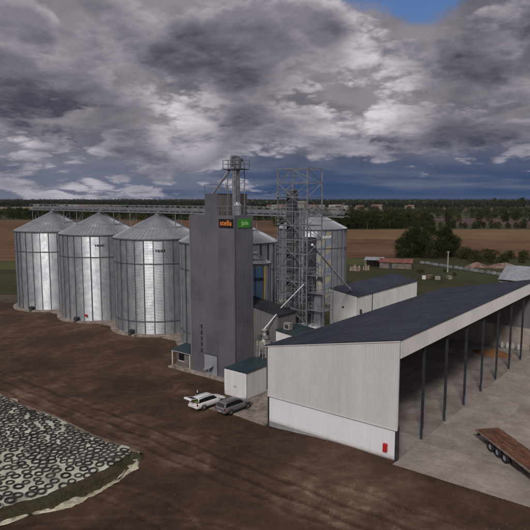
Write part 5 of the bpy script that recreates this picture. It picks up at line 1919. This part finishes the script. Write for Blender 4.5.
# ------------------------------------------------------------------ far village
def house_meshes(w, d, h, rise):
    wl = MB().box(-w / 2, w / 2, -d / 2, d / 2, -.3, h)
    wl.add([(-w / 2, -d / 2, h), (-w / 2, d / 2, h), (-w / 2, 0, h + rise), (w / 2, -d / 2, h), (w / 2, d / 2, h), (w / 2, 0, h + rise)], [(0, 2, 1), (3, 4, 5)])
    wm = wl.mesh('wall')
    wm.materials.append(HWALL)
    rf = MB()
    o_ = .5
    k = rise / (d / 2)
    for s_ in (-1, 1):
        rf.hexa([(-w / 2 - o_, s_ * (d / 2 + o_), h - o_ * k), (w / 2 + o_, s_ * (d / 2 + o_), h - o_ * k), (w / 2 + o_, 0, h + rise), (-w / 2 - o_, 0, h + rise),
                 (-w / 2 - o_, s_ * (d / 2 + o_), h - o_ * k + .25), (w / 2 + o_, s_ * (d / 2 + o_), h - o_ * k + .25), (w / 2 + o_, 0, h + rise + .25), (-w / 2 - o_, 0, h + rise + .25)])
    rf.box(w * .2, w * .2 + .8, -.4, .4, h + rise - .3, h + rise + 1.3)
    rm = rf.mesh('roof')
    rm.materials.append(HROOF)
    rg = rm.copy()
    rg.materials.clear()
    rg.materials.append(HROOFG)
    win = MB()
    for i in range(int(w // 3)):
        x = -w / 2 + 1.5 + i * 3
        for z in ([1.2, 4.0] if h > 5 else [1.2]):
            win.box(x - .5, x + .5, -d / 2 - .04, -d / 2 + .05, z, z + 1.3)
    nm = win.mesh('windows')
    nm.materials.append(GLASS)
    return wm, rm, rg, nm


HM = [house_meshes(12, 9, 5.6, 4), house_meshes(16, 10, 4, 4.5), house_meshes(24, 12, 6.5, 3.5)]
rb = random.Random(44)


def house(x, y, k, grey, label, group):
    e = empty('village_house', (x, y, -.1), rb.uniform(-.5, .5))
    tag(e, label, 'house', group)
    inst('wall', HM[k][0], e)
    inst('roof', HM[k][2 if grey else 1], e)
    inst('windows', HM[k][3], e)


for i in range(16):
    house(rb.uniform(-445, -335), rb.uniform(1240, 1320), rb.randrange(3), rb.random() < .2, 'small red roofed house in the far village left above the silos', 'far village at left')
for i in range(22):
    house(rb.uniform(5, 185), rb.uniform(1250, 1340), rb.randrange(3), rb.random() < .25, 'small red roofed house in the far village behind the dryer', 'far village behind the dryer')
for i in range(5):
    house(rb.uniform(190, 330), rb.uniform(1250, 1330), rb.randrange(3), rb.random() < .4, 'scattered pale house in the far trees right of the silos', 'far houses at right')

# ------------------------------------------------------------------ things behind the barn
# old farm sheds
sh = empty('old_shed', (47.5, 205, 0), R(-18))
tag(sh, 'old low shed with rusty red sheet roof beyond the long shed', 'shed')
MB().box(-5.6, 5.6, -3.0, 3.0, -.1, 2.2).build('wall', SHEDWALL, sh)
for i in range(10):
    x0 = -6 + i * 1.2
    for s_ in (-1, 1):
        MB().hexa([(x0 + .02, s_ * 3.4, 2.05), (x0 + 1.18, s_ * 3.4, 2.05), (x0 + 1.18, 0, 3.2), (x0 + .02, 0, 3.2), (x0 + .02, s_ * 3.4, 2.13), (x0 + 1.18, s_ * 3.4, 2.13), (x0 + 1.18, 0, 3.28), (x0 + .02, 0, 3.28)]).build('roof_sheet', RUSTROOF, sh)
MB().box(-2.2, -1.2, -3.03, -3.0, 0, 1.9).build('door', DARKSTEEL, sh)
s2 = empty('old_shed', (40.3, 209, 0), R(-18))
tag(s2, 'small open shelter with pale grey sheet roof next to the rusty shed', 'shed')
for x in (-3, 3):
    for y in (-2, 2):
        MB().beam((x, y, -.1), (x, y, 2.5 + (.5 if y > 0 else 0)), .15).build('post', WOODPOLE, s2)
for i in range(5):
    x0 = -3.5 + i * 1.4
    MB().hexa([(x0 + .02, -2.5, 2.45), (x0 + 1.38, -2.5, 2.45), (x0 + 1.38, 2.5, 3.1), (x0 + .02, 2.5, 3.1), (x0 + .02, -2.5, 2.53), (x0 + 1.38, -2.5, 2.53), (x0 + 1.38, 2.5, 3.18), (x0 + .02, 2.5, 3.18)]).build('roof_sheet', GREYROOF, s2)
MB().box(-3, 3, 1.9, 2.05, 0, 2.4).build('back_wall', SHEDWALL, s2)
# low stone or brick stacks left of the sheds
for i, (x, y, w, l) in enumerate(((31.2, 196, 3.6, 'low wall-like stack of pale bricks just right of the tall silo'), (35.4, 198, 2.2, 'shorter stack of pale bricks beside the grey sheet shelter'))):
    e = empty('brick_stack', (x, y, -.1), R(-12))
    tag(e, l, 'brick stack')
    for j in range(5):
        MB().box(-w / 2 + j * w / 5 + .03, -w / 2 + (j + 1) * w / 5 - .03, -.6, .6, 0, 1.5 + .3 * ((j * 7) % 3)).build('stack_block', RUBBLE if j % 2 else CONC_OLD, e)
# power pole
pl = empty('utility_pole', (62.0, 192, -.1))
tag(pl, 'pale concrete utility pole standing on the lawn', 'pole')
MB().tube((0, 0, 0), (0, 0, 7.2), .24, .17, 10).build('mast', WOODPOLE, pl)
MB().beam((-.45, 0, 6.9), (.45, 0, 6.9), .12).build('cross_arm', WOODPOLE, pl)
for x in (-.38, .38):
    MB().lathe([(.04, 6.96), (.09, 7.0), (.05, 7.1), (.08, 7.16), (0.01, 7.2)], 8, c=(x, 0)).build('insulator', BAGW, pl)
# row of wrapped bales
bb = bmesh.new()
bmesh.ops.create_cube(bb, size=1.0)
bmesh.ops.bevel(bb, geom=bb.edges[:], offset=.18, segments=2, affect='EDGES')
bm_ = bpy.data.meshes.new('wrapped_bale')
bb.to_mesh(bm_)
bb.free()
bm_.materials.append(WRAP)
nb = 19
bdir = math.atan2(176 - 217, 79 - 60.5)
for i in range(nb):
    t = i / (nb - 1)
    x, y = 60.5 + (79 - 60.5) * t, 217 + (176 - 217) * t
    h = random.uniform(.95, 1.2)
    o = inst('wrapped_bale', bm_, None, (x + random.uniform(-.25, .25), y + random.uniform(-.2, .2), h / 2 - .06), (0, 0, bdir + random.uniform(-.12, .12)), (random.uniform(1.55, 1.95), 1.2, h))
    tag(o, 'grey wrapped bale in the long row between lawn and meadow', 'bale', 'row of wrapped bales')


# rubble heaps
def heap(loc, rx, ry, h, seed, label):
    vs, fs = [], []
    n = 22
    for j in range(n + 1):
        for i in range(n + 1):
            x, y = -1 + 2 * i / n, -1 + 2 * j / n
            nz = float(fbm(np.array([x * 2.2 + seed]), np.array([y * 2.2]), seed, 4)[0])
            r = math.hypot(x, y)
            z = h * max(0, 1 - r) ** .8 * (.35 + 1.3 * nz) - .15
            vs.append((x * rx, y * ry, z))
    for j in range(n):
        for i in range(n):
            k = j * (n + 1) + i
            fs.append((k, k + 1, k + n + 2, k + n + 1))
    e = MB().add(vs, fs).build('rubble_heap', RUBBLE, None)
    e.location = loc
    tag(e, label, 'rubble')
    rr = random.Random(seed)
    for q in range(26):
        t, d = rr.uniform(0, 6.28), rr.uniform(0, .8)
        s_ = rr.uniform(.15, .45)
        c = Vector((math.cos(t) * d * rx, math.sin(t) * d * ry, max(0, h * (1 - d) * .6)))
        mb = MB()
        mb.hexa([c + Vector((sx * s_ * rr.uniform(.6, 1.2), sy * s_ * rr.uniform(.6, 1.2), sz * s_ * rr.uniform(.5, 1))) for sz in (-1, 1) for sx, sy in ((-1, -1), (1, -1), (1, 1), (-1, 1))])
        mb.build('stone', RUBBLE, e)


heap((77.5, 207, -.05), 4.4, 3.0, 1.9, 3, 'brown rubble heap, left of the two beyond the bale row')
heap((86.0, 205, -.05), 5.8, 3.2, 2.2, 8, 'larger brown rubble heap, right of the two beyond the bale row')
# grey roofed hall right behind the barn end
gr = empty('grey_hall', site(-10.3, 126.3, 0), ANG)
tag(gr, 'low hall with weathered grey sheet roof at the right edge behind the barn', 'hall')
MB().box(.3, 29.5, -7.4, 7.4, -.1, 2.2).build('wall', SHEDWALL, gr)
MB().hexa([(.3, -7.4, 2.2), (.5, -7.4, 2.2), (.5, 7.4, 2.2), (.3, 7.4, 2.2), (.3, -.1, 5.3), (.5, -.1, 5.3), (.5, .1, 5.3), (.3, .1, 5.3)]).build('gable', SHEDWALL, gr)
for i in range(19):
    x0 = i * 1.6
    for s_ in (-1, 1):
        MB().hexa([(x0 + .01, s_ * 8, 2.1), (x0 + 1.59, s_ * 8, 2.1), (x0 + 1.59, 0, 5.4), (x0 + .01, 0, 5.4), (x0 + .01, s_ * 8, 2.2), (x0 + 1.59, s_ * 8, 2.2), (x0 + 1.59, 0, 5.5), (x0 + .01, 0, 5.5)]).build('roof_sheet', GREYROOF, gr)
# junk between long shed and barn end
rb = random.Random(9)
junk = [(49.5, 176, 'white block in the junk behind the barn, nearest the long shed', WHITE2), (51.8, 178, 'brown crate in the junk behind the barn', RUBBLE), (53.4, 175, 'pale concrete block in the junk behind the barn', CONC),
        (55.6, 179, 'dark box in the junk behind the barn', DARKSTEEL), (57.5, 176, 'pale pallet stack at the right of the junk behind the barn', CONC_OLD)]
for x, y, l, m_ in junk:
    e = empty('junk_crate', (x, y, -.08), rb.uniform(0, 3))
    tag(e, l, 'crate')
    w = rb.uniform(.6, 1.0)
    for q in range(3):
        MB().box(-w, w, -w * .7, w * .7, q * .36, q * .36 + .30).build('slat_layer', m_, e)
        if q < 2:
            MB().box(-w * .9, -w * .7, -w * .7, w * .7, q * .36 + .302, q * .36 + .358).build('spacer', m_, e)
            MB().box(w * .7, w * .9, -w * .7, w * .7, q * .36 + .302, q * .36 + .358).build('spacer', m_, e)
# bricks on the forecourt by the barn corner
rb = random.Random(3)
e = empty('brick_pile', site(-1.3, 5.6, .07), ANG)
tag(e, 'small pile of orange bricks by the barn corner', 'brick pile')
brk = MB().box(-.15, .15, -.08, .08, 0, .09).mesh('brick')
brk.materials.append(GRAIN)
for q in range(46):
    t, d = rb.uniform(0, 6.28), rb.random() ** .6
    inst('brick', brk, e, (d * 1.0 * math.cos(t), d * .7 * math.sin(t), .35 * (1 - d) * rb.random()), (rb.uniform(-.3, .3), rb.uniform(-.3, .3), rb.uniform(0, 3)))

# ------------------------------------------------------------------ the air
hz_b = MB().box(-6500, 6500, -120, 6500, -1.2, 45)
hz = hz_b.mesh('haze')
hm = bpy.data.materials.new('thin_haze')
hm.use_nodes = True
hm.node_tree.nodes.clear()
ho = hm.node_tree.nodes.new('ShaderNodeOutputMaterial')
hv = hm.node_tree.nodes.new('ShaderNodeVolumePrincipled')
hv.inputs['Color'].default_value = (0.80, 0.87, 1.0, 1)
hv.inputs['Density'].default_value = 0.00002
hv.inputs['Anisotropy'].default_value = 0.0
hm.node_tree.links.new(hv.outputs[0], ho.inputs['Volume'])
hz.materials.append(hm)
hzo = link(bpy.data.objects.new('haze', hz))
tag(hzo, 'thin bluish haze over the far fields and woods', 'haze', kind='stuff')

# clods and stones strewn over the yard
rs = random.Random(77)
vs, fs = [], []
for i in range(9000):
    a, b = rs.uniform(-75, 34), rs.gauss(-9, 9) if i % 2 else rs.uniform(-32, 14)
    if a > 14.5 and b > -1.4 or a > -.6 and b > -.4 or (a < -2.2 and b < -13.2) or a < -12 and b > 7 or a > -11 and b > -1:
        continue
    w = site(a, b)
    h0 = float(yard_height(np.array(a), np.array(b)))
    sz = .025 + .08 * rs.random() ** 4
    k = len(vs)
    t = rs.uniform(0, 6.28)
    for q in range(4):
        vs.append((w.x + sz * rs.uniform(.7, 1.3) * math.cos(t + q * 1.57), w.y + sz * rs.uniform(.7, 1.3) * math.sin(t + q * 1.57), h0 - .05))
    vs.append((w.x + sz * rs.uniform(-.3, .3), w.y, h0 + sz * rs.uniform(.5, .9) + .02))
    fs += [(k, k + 1, k + 4), (k + 1, k + 2, k + 4), (k + 2, k + 3, k + 4), (k + 3, k, k + 4)]
o = MB().add(vs, fs).build('clods', mat('soil_clods', (0.06, 0.039, 0.026), (0.12, 0.082, 0.056), rough=.95, scale=.9), None)
tag(o, 'loose clods and stones strewn over the bare yard soil', 'stones', kind='stuff')
